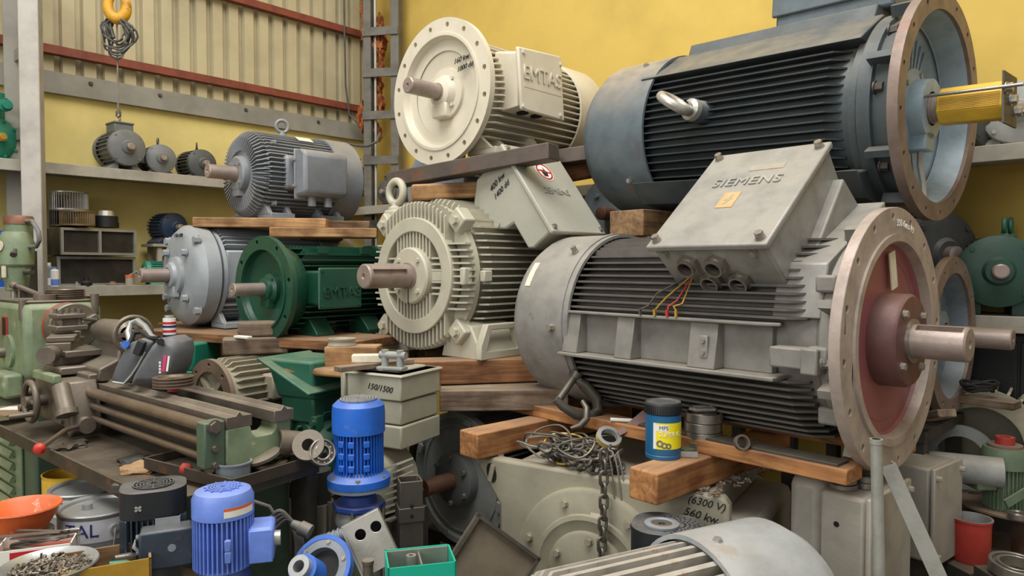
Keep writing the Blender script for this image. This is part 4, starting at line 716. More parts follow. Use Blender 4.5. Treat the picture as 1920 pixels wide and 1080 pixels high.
# cabinet and tray
cb = obj('cabinet', MB().bx(-2.2, -1.48, -.08, .28, 0, .82), 'dgreen', t, .015); obj('cabinet_door', MB().bx(-2.15, -1.62, -.095, -.08, .1, .76), 'lgreen', cb, .006)
for k in range(8): obj('louvre', MB().box((-1.9, -.105, .28+k*.055), (.42, .02, .03), Matrix.Rotation(-.5, 3, 'X')), 'lgreen', cb)
tr = obj('chip_tray', MB().bx(-1.62, -.0, -.24, .34, .775, .783).bx(-1.62, -.0, -.244, -.236, .775, .82), 'ltray', t); obj('bed_leg', MB().bx(-.4, -.05, 0, .25, 0, .775), 'dgreen', t, .01); [obj('louvre', MB().box((-.22, -.005, .3+k*.055), (.28, .02, .03), Matrix.Rotation(-.5, 3, 'X')), 'dgreen', t) for k in range(6)]
LM = Matrix.Translation((F0.x, F0.y, 0)) @ Matrix.Rotation(math.radians(-40), 4, 'Z')
def onl(x, y, z): return LM @ Vector((x, y, z))
# pulley and discs on the lathe
def pulley(label, p, R, h, n, m, tilt=(0, 0, 0), bore=.35, foot_=None):
    pr = [(0, R*bore), (0, R)]; s = h/n
    for i in range(n): pr += [(i*s+s*.15, R), (i*s+s*.45, R*.9), (i*s+s*.55, R*.9), (i*s+s*.85, R)]
    pr += [(h, R), (h, R*.75), (h*.8, R*.7), (h*.8, R*bore), (0, R*bore)]
    t = thing('belt_pulley', label, 'pulley', p); t.rotation_euler = tilt; obj('grooved_rim', MB().rev(pr, (0, 0, 0), (0, 0, 1), 40), m, t); obj('hub', MB().ring((0, 0, -.004), (0, 0, 1), R*.18, R*bore*1.05, h*.75), m, t)
    if foot_: obj('red_hub', MB().ring((0, 0, -.018), (0, 0, 1), R*.2, R*.3, .018), 'redpl', t)
    return t
pulley('grooved brown pulley lying on the lathe bed rails', onl(-.50, .07, 1.026), .068, .034, 3, 'lrod', foot_=1)
pulley('stack of brown discs lying on the lathe headstock', onl(-1.80, .15, 1.30), .085, .04, 4, 'lrod')
# welding mask
c0 = onl(-.70, .06, 1.008); t = thing('welding_mask', 'dark grey welding mask with raised headband lying on the lathe', 'mask', c0, 0)
def W(px, py, dy=0): return P(px, py, c0.y+dy)-c0
def shellpoly(name, pts, dy0, dy1, bul, m):
    a = [W(x, y, dy0) for x, y in pts]; n = len(a); cc = sum(a, Vector())/n; b = [cc+(p-cc)*.72+Vector((0, -bul, 0)) for p in a]; d = [p+Vector((0, dy1-dy0, 0)) for p in a]
    mb = MB(); mb.add(a+b+d, [tuple(range(n, 2*n))]+[(i, (i+1) % n, n+(i+1) % n, n+i) for i in range(n)]+[(i, (i+1) % n, 2*n+(i+1) % n, 2*n+i) for i in range(n)]+[tuple(range(2*n, 3*n))]); o = obj(name, mb, m, t, .006, ang=55, seg=3); return o
shellpoly('visor_shell', [(246, 722), (252, 704), (268, 676), (286, 648), (302, 634), (322, 632), (338, 642), (341, 660), (335, 690), (322, 712), (300, 722)], -.05, .06, .028, 'maskgrey')
shellpoly('chin_shell', [(208, 712), (216, 690), (230, 662), (246, 642), (266, 634), (288, 640), (280, 656), (262, 690), (246, 716), (226, 722)], .0, .10, .008, 'maskgrey')
obj('shell_rim', MB().tube([W(212, 716, -.008), W(232, 719, -.01), W(246, 704, -.012), W(258, 686, -.012), W(272, 660, -.012)], .004, 8), 'tin', t)
obj('headband', MB().tube([W(244, 640, .06), W(240, 622, .08), W(246, 606, .1), W(258, 602, .1), W(272, 612, .08), W(284, 630, .03), W(300, 638, 0)], [.012, .011, .012, .013, .011, .009, .008], 8), 'tin', t); obj('headband', MB().tube([W(244, 642, .03), W(252, 624, .05), W(266, 622, .05), W(280, 634, .02), W(298, 634, 0)], .009, 8), 'black', t)
obj('pivot_knob', MB().cyl(W(301, 641, -.07), W(301, 641, -.092), .013), 'black', t); obj('pivot_knob', MB().cyl(W(237, 646, 0), W(234, 646, -.02), .014), 'blue', t); obj('strap_clip', MB().box(W(262, 652, -.02), (.03, .02, .055), Matrix.Rotation(.4, 3, 'Y')), 'black', t, .004)
obj('pink_label', MB().box(W(308, 682, -.079), (.012, .003, .06), Matrix.Rotation(.15, 3, 'Y')), 'pink', t); obj('white_print', MB().box(W(315, 682, -.079), (.007, .003, .055), Matrix.Rotation(.15, 3, 'Y')), 'labelw', t)
for k in range(4): obj('white_mark', MB().box(W(300, 680+k*6, -.079), (.007, .003, .008)), 'labelw', t)
t = thing('spray_can', 'tall white spray can printed in red behind the welding mask', 'can', P(318, 640, 3.05), 0); obj('can_body', MB().cyl((0, 0, 0), (0, 0, .10), .026), 'labelw', t); obj('cap', MB().cyl((0, 0, .10), (0, 0, .112), .02), 'tin', t); [obj('print_band', MB().ring((0, 0, z), (0, 0, 1), .026, .0265, .01), 'redink' if k % 2 else 'blueink', t) for k, z in enumerate((.02, .04, .06, .075))]
# tray of parts at the lathe end
tc_ = Vector((-.81, 2.036, .80)); t = thing('parts_tray', 'shallow brown metal tray of machine parts at the lathe end', 'tray', tc_, -32)
obj('tray_floor', MB().bx(-.44, 0, 0, .36, 0, .006), 'ltray', t); [obj('tray_side', m_, 'ltray', t) for m_ in (MB().bx(-.44, 0, -.004, .002, 0, .035), MB().bx(-.002, .004, 0, .36, 0, .035), MB().bx(-.44, 0, .358, .364, 0, .035), MB().bx(-.444, -.438, 0, .36, 0, .035))]
TM = Matrix.Translation(tc_) @ Matrix.Rotation(math.radians(-32), 4, 'Z')
def ont(x, y, z=.007): return TM @ Vector((x, y, z))
st = thing('tray_stand', 'dark steel stand under the tray of parts', 'stand', (tc_.x, tc_.y, 0), -32); [obj('leg', MB().bx(x-.02, x+.02, y-.02, y+.02, 0, .77), 'darksteel', st) for x in (-.07, -.03) for y in (.05, .31)]; obj('top_frame', MB().bx(-.1, -.01, .02, .34, .77, .798), 'darksteel', st)
def bearing(label, p, R, r, h, rot=(0, 0, 0), group='loose bearings', m='steel'):
    t = thing('ball_bearing', label, 'bearing', p, group=None); t.rotation_euler = rot
    obj('outer_ring', MB().ring((0, 0, 0), (0, 0, 1), R*.86, R, h, 36), m, t, .0015); obj('inner_ring', MB().ring((0, 0, 0), (0, 0, 1), r, r+(R-r)*.3, h, 32), m, t, .0015); obj('cage', MB().ring((0, 0, h*.3), (0, 0, 1), r+(R-r)*.28, R*.88, h*.4, 32), 'darksteel', t)
    n = 10; rm = (R*.86+r+(R-r)*.3)/2; rb = (R*.86-r-(R-r)*.3)/2
    if rb > .003:
        base = None
        for i in range(n):
            a = 2*math.pi*i/n
            if base is None: o = base = obj('ball', MB().rev([(-rb, 0), (-rb*.7, rb*.7), (0, rb), (rb*.7, rb*.7), (rb, 0)], (0, 0, 0), (0, 0, 1), 12), 'steel', t)
            else: o = base.copy(); COL.objects.link(o)
            o.location = (rm*math.cos(a), rm*math.sin(a), h*.55)
    return t
def disc(label, p, R, h, m, rot=(0, 0, 0), r=0., name='metal_disc', cat='disc'):
    mb = MB(); mb.rev([(0, r), (0, R), (h, R), (h, r)]+([(0, r)] if r else []), (0, 0, 0), (0, 0, 1), 36); o = one(name, label, cat, mb, m, p); o.rotation_euler = rot; return o
t = thing('tin_dish', 'dented grey blue tin dish in the front tray corner', 'dish', PZ(438, 893, .807), 0); obj('dish_wall', MB().rev([(0, 0), (0, .05), (.045, .052), (.045, .049), (.004, .047), (.004, 0)], (0, 0, 0), (0, 0, 1), 32), 'bluegrey', t); obj('dish_rim', MB().ring((0, 0, .042), (0, 0, 1), .049, .055, .005), 'bluegrey', t)
disc('grey grinding disc beside the tin dish', PZ(380, 886, .809), .035, .006, 'lmetal', (.15, .1, 0), .008); disc('large pale disc leaning on the flat rings in the tray', PZ(493, 858, .85), .055, .009, 'lmetal', (.2, -.25, 0)); disc('brown flat ring under the pale disc', PZ(505, 872, .82), .056, .012, 'lrod', (0, 0, 0), .028); disc('second flat ring lying under the first', PZ(535, 866, .808), .05, .01, 'lmetal', (0, 0, 0), .02); disc('dark flat disc near the bed end', PZ(478, 870, .81), .045, .012, 'ldark', (.1, 0, 0)); disc('rusty thin disc behind the bearing', PZ(553, 850, .84), .05, .008, 'rustshaft', (-.2, .15, 0), .015)
bearing('open steel bearing leaning on the tray corner by the blue pump', PZ(602, 850, .85), .043, .02, .022, (1.15, .2, .5)); disc('grey thick ring leaning behind the bearing', PZ(580, 838, .87), .05, .025, 'lmetal', (1.0, -.3, .3), .02)
t = thing('steel_sleeve', 'short grey sleeve with flanged end lying in the tray', 'sleeve', PZ(545, 832, .875), 0); t.rotation_euler = (math.radians(75), 0, math.radians(-50)); obj('sleeve_tube', MB().ring((0, 0, -.05), (0, 0, 1), .036, .043, .10), 'lmetal', t); obj('end_plate', MB().ring((0, 0, -.055), (0, 0, 1), .014, .043, .008), 'lmetal', t); bolts(t, [(.03*math.cos(a), .03*math.sin(a), -.055) for a in (0, 1.57, 3.14, 4.71)], (0, 0, -1), .006, .006, 'darksteel')
mb = MB(); mb.rev([(-.02, 0), (-.012, .016), (0, .022), (.014, .014), (.02, 0)], (0, 0, 0), (.8, .5, .3), 12); one('red_rag', 'crumpled red rag lying in the tray', 'rag', mb, 'redpaint', PZ(348, 880, .825))
t = thing('hammer', 'small hammer with brass coloured handle on the chip tray edge', 'hammer', onl(-.12, -.2, .80), 0); obj('handle', MB().cyl((-.04, .0, 0), (.08, -.06, .0), .013, .015), 'brass', t); obj('head', MB().box((-.06, .01, .0), (.05, .035, .03)), 'darksteel', t, .004)
for i, (x, y, m, lab, r) in enumerate(((-.5, .0, 'black', 'crumpled black rag under the lathe rods', .05), (-.38, -.03, 'wood', 'dry tan leaf shaped leather scrap on the chip tray', .06), (-.9, -.08, 'ldark', 'dark coil of swarf below the apron', .06))):
    mb = MB(); bm = bmesh.new(); bmesh.ops.create_icosphere(bm, subdivisions=3, radius=r)
    for v in bm.verts: v.co *= 1+.3*math.sin(v.co.x*90+i)*math.cos(v.co.y*80)+random.uniform(-.08, .08); v.co.z *= .3
    mb.add([tuple(v.co) for v in bm.verts], [tuple(v.index for v in f.verts) for f in bm.faces]); bm.free(); one('scrap', lab, 'scrap', mb, m, onl(x, y-.06, .79))
mat('panelb', '6f6554', .6, dust=.4); 
# ------------------------------------------------------------ middle bottom: high voltage motor
zH = zB-.097
a_, b_ = PZ(897, 852, zH), PZ(1385, 934, zH); dh = (b_-a_); WH = dh.length; yh = math.degrees(math.atan2(dh.y, dh.x))
t = thing('high_voltage_motor', 'large beige motor under the beams with round bolted end cover', 'motor', (a_.x, a_.y, 0), yh); HV = t
obj('end_frame', MB().prism([(0, zH-.004), (WH-.05, zH-.004), (WH-.03, zH-.03), (WH-.03, zH-.13), (WH, zH-.2), (WH, 0), (.09, 0), (.09, zH-.17), (.015, zH-.07), (0, zH-.05)], Matrix(((1, 0, 0, 0), (0, 0, 1, 0), (0, 1, 0, 0), (0, 0, 0, 1))), .05), 'hv', t, .012)
obj('body', MB().bx(.14, WH-.08, .05, .62, 0, zH-.01), 'hvbox', t, .02); obj('side_hood', MB().bx(WH-.1, WH+.05, .08, .6, .0, zH-.1), 'hvbox', t, .03)
for k in range(5): obj('vent_louvre', MB().box((WH+.06, .3, .32+k*.035), (.02, .3, .012)), 'hvbox', t)
cx = .47; cz = zH-.345
obj('end_cover', MB().rev([(0, 0), (0, .295), (.018, .29), (.022, .28), (.022, 0)], (cx, 0, cz), (0, -1, 0), 64), 'hv', t); obj('cover_ring', MB().rev([(.02, .21), (.03, .205), (.033, .19), (.026, .18), (.026, 0)], (cx, 0, cz), (0, -1, 0), 56), 'hv', t); obj('inner_cover', MB().rev([(.02, .155), (.04, .15), (.044, .14), (.044, 0)], (cx, 0, cz), (0, -1, 0), 56), 'hv', t)
bolts(t, [(cx+.25*math.cos(a), -.022, cz+.25*math.sin(a)) for a in [math.radians(x) for x in (20, 55, 112, 160, 200, -30)]], (0, -1, 0), .013, .014, 'hv'); bolts(t, [(cx+.128*math.cos(a), -.044, cz+.128*math.sin(a)) for a in [math.radians(x) for x in (30, 85, 150)]], (0, -1, 0), .013, .014, 'hv')
o = obj('lifting_slot', MB().prism([(.02*math.cos(a), .036*math.sin(a)) for a in [2*math.pi*i/24 for i in range(24)]], frame((.06, .0, zH-.06), (0, -1, 0), (1, 0, .25)), .003), 'hole', t); obj('slot_plate', MB().box((.062, -.006, zH-.06), (.018, .006, .064), Matrix.Rotation(.25, 3, 'Y')), 'hv', o)
obj('paper_label', MB().box((cx+.03, -.0235, cz+.19), (.045, .002, .055)), 'paper', t)
text(t, '(6300 V)', .034, (WH-.10, -.001, zH-.034), (1, 0, -.08), (.08, 0, 1), 'ink', .001, 'handwriting', .3); text(t, '560 kw.', .036, (WH-.115, -.001, zH-.076), (1, 0, -.1), (.1, 0, 1), 'ink', .001, 'handwriting', .3)
HM = Matrix.Translation((a_.x, a_.y, 0)) @ Matrix.Rotation(math.radians(yh), 4, 'Z')
# grey flange motor left of it
H = .29; de = P(858, 897, 3.06); t = thing('flange_motor', 'grey flange motor low in the middle with rusty shaft and slotted disc', 'motor', de-Vector((0, 0, H)), YM)
obj('housing', MB().rev([(-.5, 0), (-.5, .2), (-.03, .22), (-.03, .1)], (0, 0, H), n=48), 'greyd', t); fins_rad(t, H, -.5, -.04, .2, .25, 36, .007, 'greyd', 20, 200, join=True)
obj('flange_disc', MB().rev([(-.03, .26), (-.03, .287), (.0, .287), (.0, .262), (-.012, .255), (-.012, 0)], (0, 0, H), n=64), 'grey', t); obj('rim_step', MB().ring((-.012, 0, H), (1, 0, 0), .225, .235, .006, 64), 'grey', t)
for a in (25, 75, 125, 160, 205, 250, 300, 345):
    q = math.radians(a); obj('flange_clip', MB().box((.004, .262*math.cos(q), H+.262*math.sin(q)), (.012, .03, .045), Matrix.Rotation(q, 3, 'X')), 'grey', t, .003)
obj('bearing_cover', MB().rev([(-.012, .118), (.03, .115), (.04, .1), (.04, .04)], (0, 0, H), n=48), 'greyd', t); bolts(t, ringpts(H, .04, .098, 6, 30), (1, 0, 0), .011, .012, 'greyd'); shaft(t, H, .03, .16, .036, 'rustshaft', key=False)
text(t, '150/300', .035, (-.0115, .07, H+.155), (0, 1, 0), (0, 0, 1), 'ink', .001, 'handwriting', .3)
for s in (1, -1): foot(t, -.4, -.1, s*.1, s*.26, .1, 'greyd', H, .2)
def stand(label, c, yaw, w_, d_, h, m='darksteel', name='steel_stand'):
    t = thing(name, label, 'stand', (c[0], c[1], 0), yaw)
    for x in (-w_/2+.03, w_/2-.03):
        for y in (-d_/2+.03, d_/2-.03): obj('leg', MB().bx(x-.025, x+.025, y-.025, y+.025, 0, h-.04), m, t)
    obj('top_frame', MB().bx(-w_/2, w_/2, -d_/2, d_/2, h-.04, h), m, t); return t
c = de+U*.25; stand('low steel stand under the grey slotted flange motor', c, YU, .42, .56, de.z-H)
# beige stacked terminal boxes
zt_ = P(752, 704, 2.62).z; c = P(752, 735, 2.62); t = thing('terminal_box_motor', 'beige motor with tall stepped terminal box below the cream motor', 'motor', (c.x, c.y, 0), -28)
def tier(n, x0, x1, y0, y1, z0, z1, m='sbox', bev=.006): return obj(n, MB().bx(x0, x1, y0, y1, z0, z1), m, t, bev)
mat('boxbeige', 'a8a592', .45, dust=.45, var=.07)
tier('box_upper', -.26, 0, 0, .26, zt_-.10, zt_, 'boxbeige'); tier('box_lid', -.27, .008, -.008, .27, zt_-.012, zt_, 'boxbeige'); tier('box_rim', -.22, -.04, .04, .22, zt_, zt_+.012, 'boxbeige'); tier('side_strip', -.285, -.262, -.01, .02, zt_-.105, zt_+.005, 'boxbeige')
tier('box_middle', -.25, -.006, .008, .25, zt_-.19, zt_-.104, 'boxbeige'); tier('box_lower', -.26, 0, 0, .26, zt_-.28, zt_-.194, 'boxbeige')
obj('housing', MB().rev([(-.05, 0), (-.05, .14), (.1, .14), (.12, .1), (.12, 0)], (-.17, .1, zt_-.43), (0, -1, 0), 40), 'boxbeige', t)
for k in range(9): obj('cooling_fin', MB().box((-.01, .0, zt_-.33-k*.024), (.06, .10, .007), Matrix.Rotation(-.4, 3, 'Y')), 'boxbeige', t)
obj('base', MB().bx(-.3, -.02, -.02, .2, 0, zt_-.55), 'darksteel', t)
text(t, '150/1500', .032, (-.10, -.0012, zt_-.055), (1, 0, -.08), (.08, 0, 1), 'ink', .001, 'handwriting', .3)
# green motor with flared terminal box
c = P(580, 735, 2.95); t = thing('terminal_box_motor', 'dark green motor with flared terminal box behind the blue pump', 'motor', (c.x, c.y, 0), -28); zg = P(580, 670, 2.95).z
mb = MB(); vs = []
for z, x0, x1, y0, y1 in ((zg-.16, -.10, .10, -.08, .12), (zg, -.135, .12, -.11, .15)): vs += [(x0, y0, z), (x1, y0, z), (x1, y1, z), (x0, y1, z)]
mb.add(vs, [(0, 1, 2, 3), (4, 5, 6, 7), (0, 1, 5, 4), (1, 2, 6, 5), (2, 3, 7, 6), (3, 0, 4, 7)]); obj('box_upper', mb, 'gteal', t, .012)
obj('split_flange', MB().box((0, .0, zg-.06), (.31, .3, .012), Matrix.Rotation(.42, 3, 'Y')), 'gteal', t, .004); obj('box_lower', MB().bx(-.09, .09, -.07, .12, zg-.26, zg-.15), 'gteal', t, .01)
obj('housing', MB().rev([(-.3, 0), (-.3, .17), (.06, .17), (.1, .15), (.11, .05), (.11, 0)], (0, .05, zg-.40), (-.25, -1, 0), 40), 'gteal', t); mb = MB()
for k in range(14): q = math.radians(-20+k*16); mb.box((.19*math.cos(q)*.98, .1, zg-.40+.19*math.sin(q)*.98), (.05, .25, .006), Matrix.Rotation(-q, 3, 'Y'))
obj('cooling_fins', mb, 'gteal', t); obj('lifting_lug', MB().box((-.05, -.05, zg-.25), (.03, .04, .09)).box((.09, -.05, zg-.26), (.03, .05, .07)), 'gteal', t, .006); bolts(t, [(-.05, -.075, zg-.23), (.1, -.08, zg-.25)], (0, -1, 0), .014, .014, 'gteal'); obj('shield_spoke', MB().box((-.03, -.115+.04, zg-.36), (.01, .02, .2), Matrix.Rotation(.5, 3, 'Y')), 'gteal', t); obj('base', MB().bx(-.15, .15, -.05, .3, 0, zg-.55), 'darksteel', t)
# beige flange motor behind the lathe, wood blocks, teal box
de = P(392, 745, 3.05); t = thing('flange_motor', 'dusty beige motor with brown ring flange behind the lathe bed', 'motor', (de.x, de.y, 0), YM+8)
H = de.z; obj('housing', MB().rev([(-.6, 0), (-.6, .14), (-.02, .14)], (0, 0, H), n=40), 'beige', t); fins_rad(t, H, -.6, -.05, .135, .165, 30, .007, 'beige', join=True); flange(t, H, 0, .165, .11, .022, 8, .009, 'fan', .14); obj('flange_dish', MB().rev([(-.01, .112), (-.03, .1), (-.03, .04), (0, .035), (0, 0)], (0, 0, H), n=40), 'beige', t); obj('terminal_box', MB().bx(-.45, -.18, .08, .2, H-.02, H+.09), 'beige', t, .01); obj('pedestal', MB().bx(-.5, -.1, -.12, .12, 0, H-.13), 'darksteel', t)
for k in range(4): a = math.radians(45+90*k); obj('spoke', MB().box((-.018, .07*math.cos(a), H+.07*math.sin(a)), (.02, .1, .02), Matrix.Rotation(a, 3, 'X')), 'beige', t)
between('timber_block', 'lower grey weathered wood block on the beige motor', 'timber', zset(P(418, 700, 3.2), H+.167), zset(P(540, 700, 3.3), H+.167), .12, .075, 'woodg', bev=.008); between('timber_block', 'upper grey weathered wood block on the beige motor', 'timber', zset(P(447, 660, 3.25), H+.243), zset(P(540, 660, 3.32), H+.243), .11, .07, 'woodg', bev=.012)
one('plastic_strip', 'short white plastic strip on the weathered wood block', 'strip', MB().bx(-.045, .045, -.015, .015, 0, .012), 'labelw', zset(P(456, 676, 3.16), H+.244), -30, bev=.003)
c = P(350, 680, 3.45); t = thing('terminal_box', 'teal green box under the light grey motor', 'box', (c.x, c.y, 0), -10); zq = P(350, 640, 3.45).z; obj('box_body', MB().bx(-.12, .11, -.1, .12, zq-.13, zq), 'teal', t, .01); obj('box_rim', MB().bx(-.135, .125, -.115, .13, zq-.15, zq-.13), 'teal', t, .004); obj('box_lower', MB().bx(-.11, .1, -.09, .11, zq-.3, zq-.15), 'teal', t, .008); obj('pedestal', MB().bx(-.1, .1, -.08, .1, 0, zq-.3), 'darksteel', t)
# bits on the ledge below the green and cream motors
zW = zb-.03
tbk = between('timber_block', 'sawn yellow brown wood block with a pulley disc on top', 'timber', zset(P(615, 650, 2.92), zW-.06), zset(P(712, 650, 2.92), zW-.06), .12, .085, 'wood', bev=.004)
pulley('flat tan pulley disc on the sawn wood block', zset(P(641, 612, 2.92), zW+.026), .058, .028, 1, 'beige', bore=.25)
between('timber_board', 'split curved grain board above the green terminal box', 'timber', zset(P(535, 655, 2.95), zW-.085), zset(P(662, 668, 2.80), zW-.085), .12, .03, 'wood', bev=.01)
between('timber_board', 'thin grey board laid on the beige terminal box', 'timber', zset(P(632, 680, 2.62), zt_+.013), zset(P(770, 668, 2.85), zt_+.013), .05, .02, 'woodg', bev=.002)
one('wood_offcut', 'short whitish wood offcut beside the bracket casting', 'offcut', MB().bx(-.06, .06, -.025, .025, 0, .03), 'paper', zset(P(690, 668, 2.74), zt_+.034), 6, bev=.003)
o = MB(); o.ring((0, 0, 0), (1, 0, 0), .008, .011, .15); one('plastic_pipe', 'short white plastic pipe lying on the split board', 'pipe', o, 'labelw', zset(P(541, 651, 2.88), zW-.04), 12)
t = thing('bracket_casting', 'grey double bracket casting on the beige terminal box', 'bracket', zset(P(735, 683, 2.68), zt_+.013), -20); obj('plate', MB().box((0, 0, .006), (.11, .05, .012)), 'grey', t, .003); [obj('post', MB().cyl((x, 0, .01), (x, 0, .075), .014), 'grey', t) for x in (-.03, .035)]; obj('cross_bar', MB().cyl((-.05, 0, .055), (.06, 0, .055), .015), 'grey', t)
c = P(895, 760, 3.4); t = thing('terminal_box', 'grey steel box with double rim below the dark sleeper', 'box', (c.x, c.y, 0), -20); obj('box_body', MB().bx(-.09, .1, -.08, .1, c.z-.2, c.z+.05), 'greyd', t, .006); obj('rim', MB().bx(-.1, .11, -.09, .11, c.z+.03, c.z+.05), 'greyd', t, .003); obj('rim', MB().bx(-.105, .115, -.095, .115, c.z-.01, c.z+.01), 'greyd', t, .003); obj('pedestal', MB().bx(-.07, .08, -.06, .08, 0, c.z-.2), 'darksteel', t)
# ------------------------------------------------------------ vertical pumps
def grill(t, z, R, m, rings=5):
    for k in range(rings): obj('grill_ring', MB().ring((0, 0, z), (0, 0, 1), R*(.25+.14*k), R*(.25+.14*k)+R*.06, .004, 32), m, t)
    for k in range(12): a = math.pi*k/12*2; obj('grill_spoke', MB().box((R*.5*math.cos(a), R*.5*math.sin(a), z+.002), (R*.75, .003, .004), Matrix.Rotation(a, 3, 'Z')), m, t)
def vfins(t, z0, z1, r0, r1, n, m, th=.004, sx=1., a0=0, a1=360):
    base = None
    for i in range(n):
        a = math.radians(a0+(a1-a0)*(i+.5)/n)
        if base is None: o = base = obj('cooling_fin', MB().box(((r0+r1)/2, 0, (z0+z1)/2), (r1-r0, th, z1-z0)), m, t)
        else: o = base.copy(); COL.objects.link(o)
        o.rotation_euler = (0, 0, a)
c = P(672, 740, 2.32); zy = lambda py: P(672, py, 2.32).z
t = thing('vertical_pump', 'bright blue vertical pump motor standing in the middle', 'pump', (c.x, c.y, 0), -20)
R = .086
fc = obj('fan_cover', MB().rev([(zy(808), R-.003), (zy(808), R), (zy(772), R), (zy(758), R*.97), (zy(750), R*.8), (zy(748), 0)], (0, 0, 0), (0, 0, 1), 48), 'blue', t); grill(fc, zy(748), R*.8, 'grey')
obj('housing', MB().cyl((0, 0, zy(890)), (0, 0, zy(805)), .066, n=40), 'blue', t); vfins(t, zy(882), zy(809), .064, .081, 44, 'blue')
for a in (-100, -75, -40): q = math.radians(a); [obj('casting_pad', MB().box((.078*math.cos(q), .078*math.sin(q), zy(p)), (.012, .02, .02), Matrix.Rotation(q, 3, 'Z')), 'blue', t, .002) for p in (824, 846, 868)]
obj('flange', MB().rev([(zy(905), 0), (zy(905), .102), (zy(892), .102), (zy(886), .085), (zy(878), .07)], (0, 0, 0), (0, 0, 1), 48), 'blue', t); obj('flange_lower', MB().cyl((0, 0, zy(912)), (0, 0, zy(906)), .1, n=48), 'bluegrey', t); bolts(t, [(.09*math.cos(a), .09*math.sin(a), zy(892)) for a in [2*math.pi*i/6 for i in range(6)]], (0, 0, 1), .009, .01)
obj('lantern', MB().rev([(zy(940), .06), (zy(925), .055), (zy(912), .075)], (0, 0, 0), (0, 0, 1), 36), 'bluedark', t); obj('lantern_plate', MB().prism(circ(.088, 8, a0=.4), Matrix.Translation((0, 0, zy(950))), .02), 'bluedark', t, .005)
obj('pump_head', MB().rev([(zy(985), .072), (zy(972), .078), (zy(955), .07), (zy(950), .06)], (0, 0, 0), (0, 0, 1), 36).box((.04, -.05, zy(960)), (.04, .04, .03)), 'grey', t); obj('pump_stack', MB().cyl((0, 0, .06), (0, 0, zy(985)), .072, n=36), 'greyd', t); obj('base', MB().cyl((0, 0, 0), (0, 0, .06), .11), 'greyd', t)
for i in range(4): a = .3+math.pi/2*i; obj('stay_rod', MB().cyl((.08*math.cos(a), .08*math.sin(a), .05), (.08*math.cos(a), .08*math.sin(a), zy(945)), .006), 'steel', t)
def rrect(w_, d_, r, n=6):
    out = []
    for cx_, cy_, a in ((w_/2-r, d_/2-r, 0), (-w_/2+r, d_/2-r, 90), (-w_/2+r, -d_/2+r, 180), (w_/2-r, -d_/2+r, 270)): out += [(cx_+r*math.cos(math.radians(a+90*i/n)), cy_+r*math.sin(math.radians(a+90*i/n))) for i in range(n+1)]
    return out
# navy pump
c = P(288, 900, 1.93); zy = lambda py: P(288, py, 1.93).z; t = thing('vertical_pump', 'dusty dark navy vertical pump with side terminal box', 'pump', (c.x, c.y, 0), 25)
fc = obj('fan_cover', MB().prism(rrect(.165, .15, .055), Matrix.Translation((0, 0, zy(958))), zy(908)-zy(958)), 'blackpl', t, .012); grill(fc, zy(908), .06, 'blackpl', 5)
obj('housing', MB().prism(rrect(.135, .12, .045), Matrix.Translation((0, 0, zy(1052))), zy(955)-zy(1052)), 'navy', t)
for k in range(11):
    x = -.065+k*.013; obj('cooling_fin', MB().bx(x-.002, x+.002, -.072, -.05, zy(1050), zy(958)), 'navy', t)
for k in range(10): y = -.055+k*.012; obj('cooling_fin', MB().bx(-.08, -.06, y-.002, y+.002, zy(1050), zy(958)), 'navy', t); obj('cooling_fin', MB().bx(.06, .08, y-.002, y+.002, zy(1050), zy(958)), 'navy', t)
tb = obj('terminal_box', MB().bx(-.03, .095, -.125, -.065, zy(1032), zy(968)), 'navy', t, .008); obj('box_lid', MB().bx(-.032, .097, -.14, -.125, zy(1034), zy(966)), 'navy', tb, .006); obj('maker_badge', MB().cyl((.045, -.14, zy(998)), (.045, -.1415, zy(998)), .01), 'bluegrey', tb); obj('name_plate', MB().box((.035, -.083, zy(962)), (.06, .004, .02)), 'tin', t)
for z in (985, 1012): obj('box_port', MB().cyl((-.03, -.095, zy(z)), (-.04, -.095, zy(z)), .012), 'blackpl', tb)
obj('cable_hook', MB().tube([(-.04, -.078, zy(990)), (-.045, -.095, zy(998)), (-.03, -.1, zy(1008)), (-.02, -.095, zy(1010))], .005), 'tin', t)
obj('logo_mark', MB().box((-.035, -.0765, zy(935)), (.018, .002, .006), Matrix.Rotation(.7, 3, 'Y')).box((-.035, -.0765, zy(935)), (.018, .002, .006), Matrix.Rotation(-.7, 3, 'Y')), 'tin', fc)
obj('lower_housing', MB().rev([(0, .1), (.05, .1), (.06, .075), (zy(1070), .07), (zy(1052), .06)], (0, 0, 0), (0, 0, 1), 36), 'greyd', t)
# light blue pump
c = P(418, 910, 1.87); zy = lambda py: P(418, py, 1.87).z; t = thing('vertical_pump', 'light blue vertical pump motor with orange striped sticker', 'pump', (c.x, c.y, 0), 15)
fc = obj('fan_cover', MB().rev([(zy(962), .074), (zy(962), .078), (zy(930), .078), (zy(918), .07), (zy(914), .055), (zy(914), 0)], (0, 0, 0), (0, 0, 1), 44), 'lblue', t); grill(fc, zy(914), .055, 'lblue', 4)
obj('housing', MB().cyl((0, 0, zy(1062)), (0, 0, zy(960)), .062, n=36), 'lblue', t); vfins(t, zy(1056), zy(963), .06, .077, 40, 'lblue'); obj('junction_pads', MB().box((.02, -.078, zy(1004)), (.016, .012, .03)).box((.02, -.078, zy(1025)), (.016, .012, .03)), 'lblue', t, .003)
sb = obj('sticker', MB().rev([(zy(955), .0785), (zy(938), .0785)], (0, 0, 0), (0, 0, 1), 44), 'labelw', fc)
for f_ in range(2):
    bm = bmesh.new(); bm.from_mesh(sb.data); bmesh.ops.delete(bm, geom=[v for v in bm.verts if not (v.co.x > .0 and v.co.y < -.02)], context='VERTS'); bm.to_mesh(sb.data); bm.free(); break
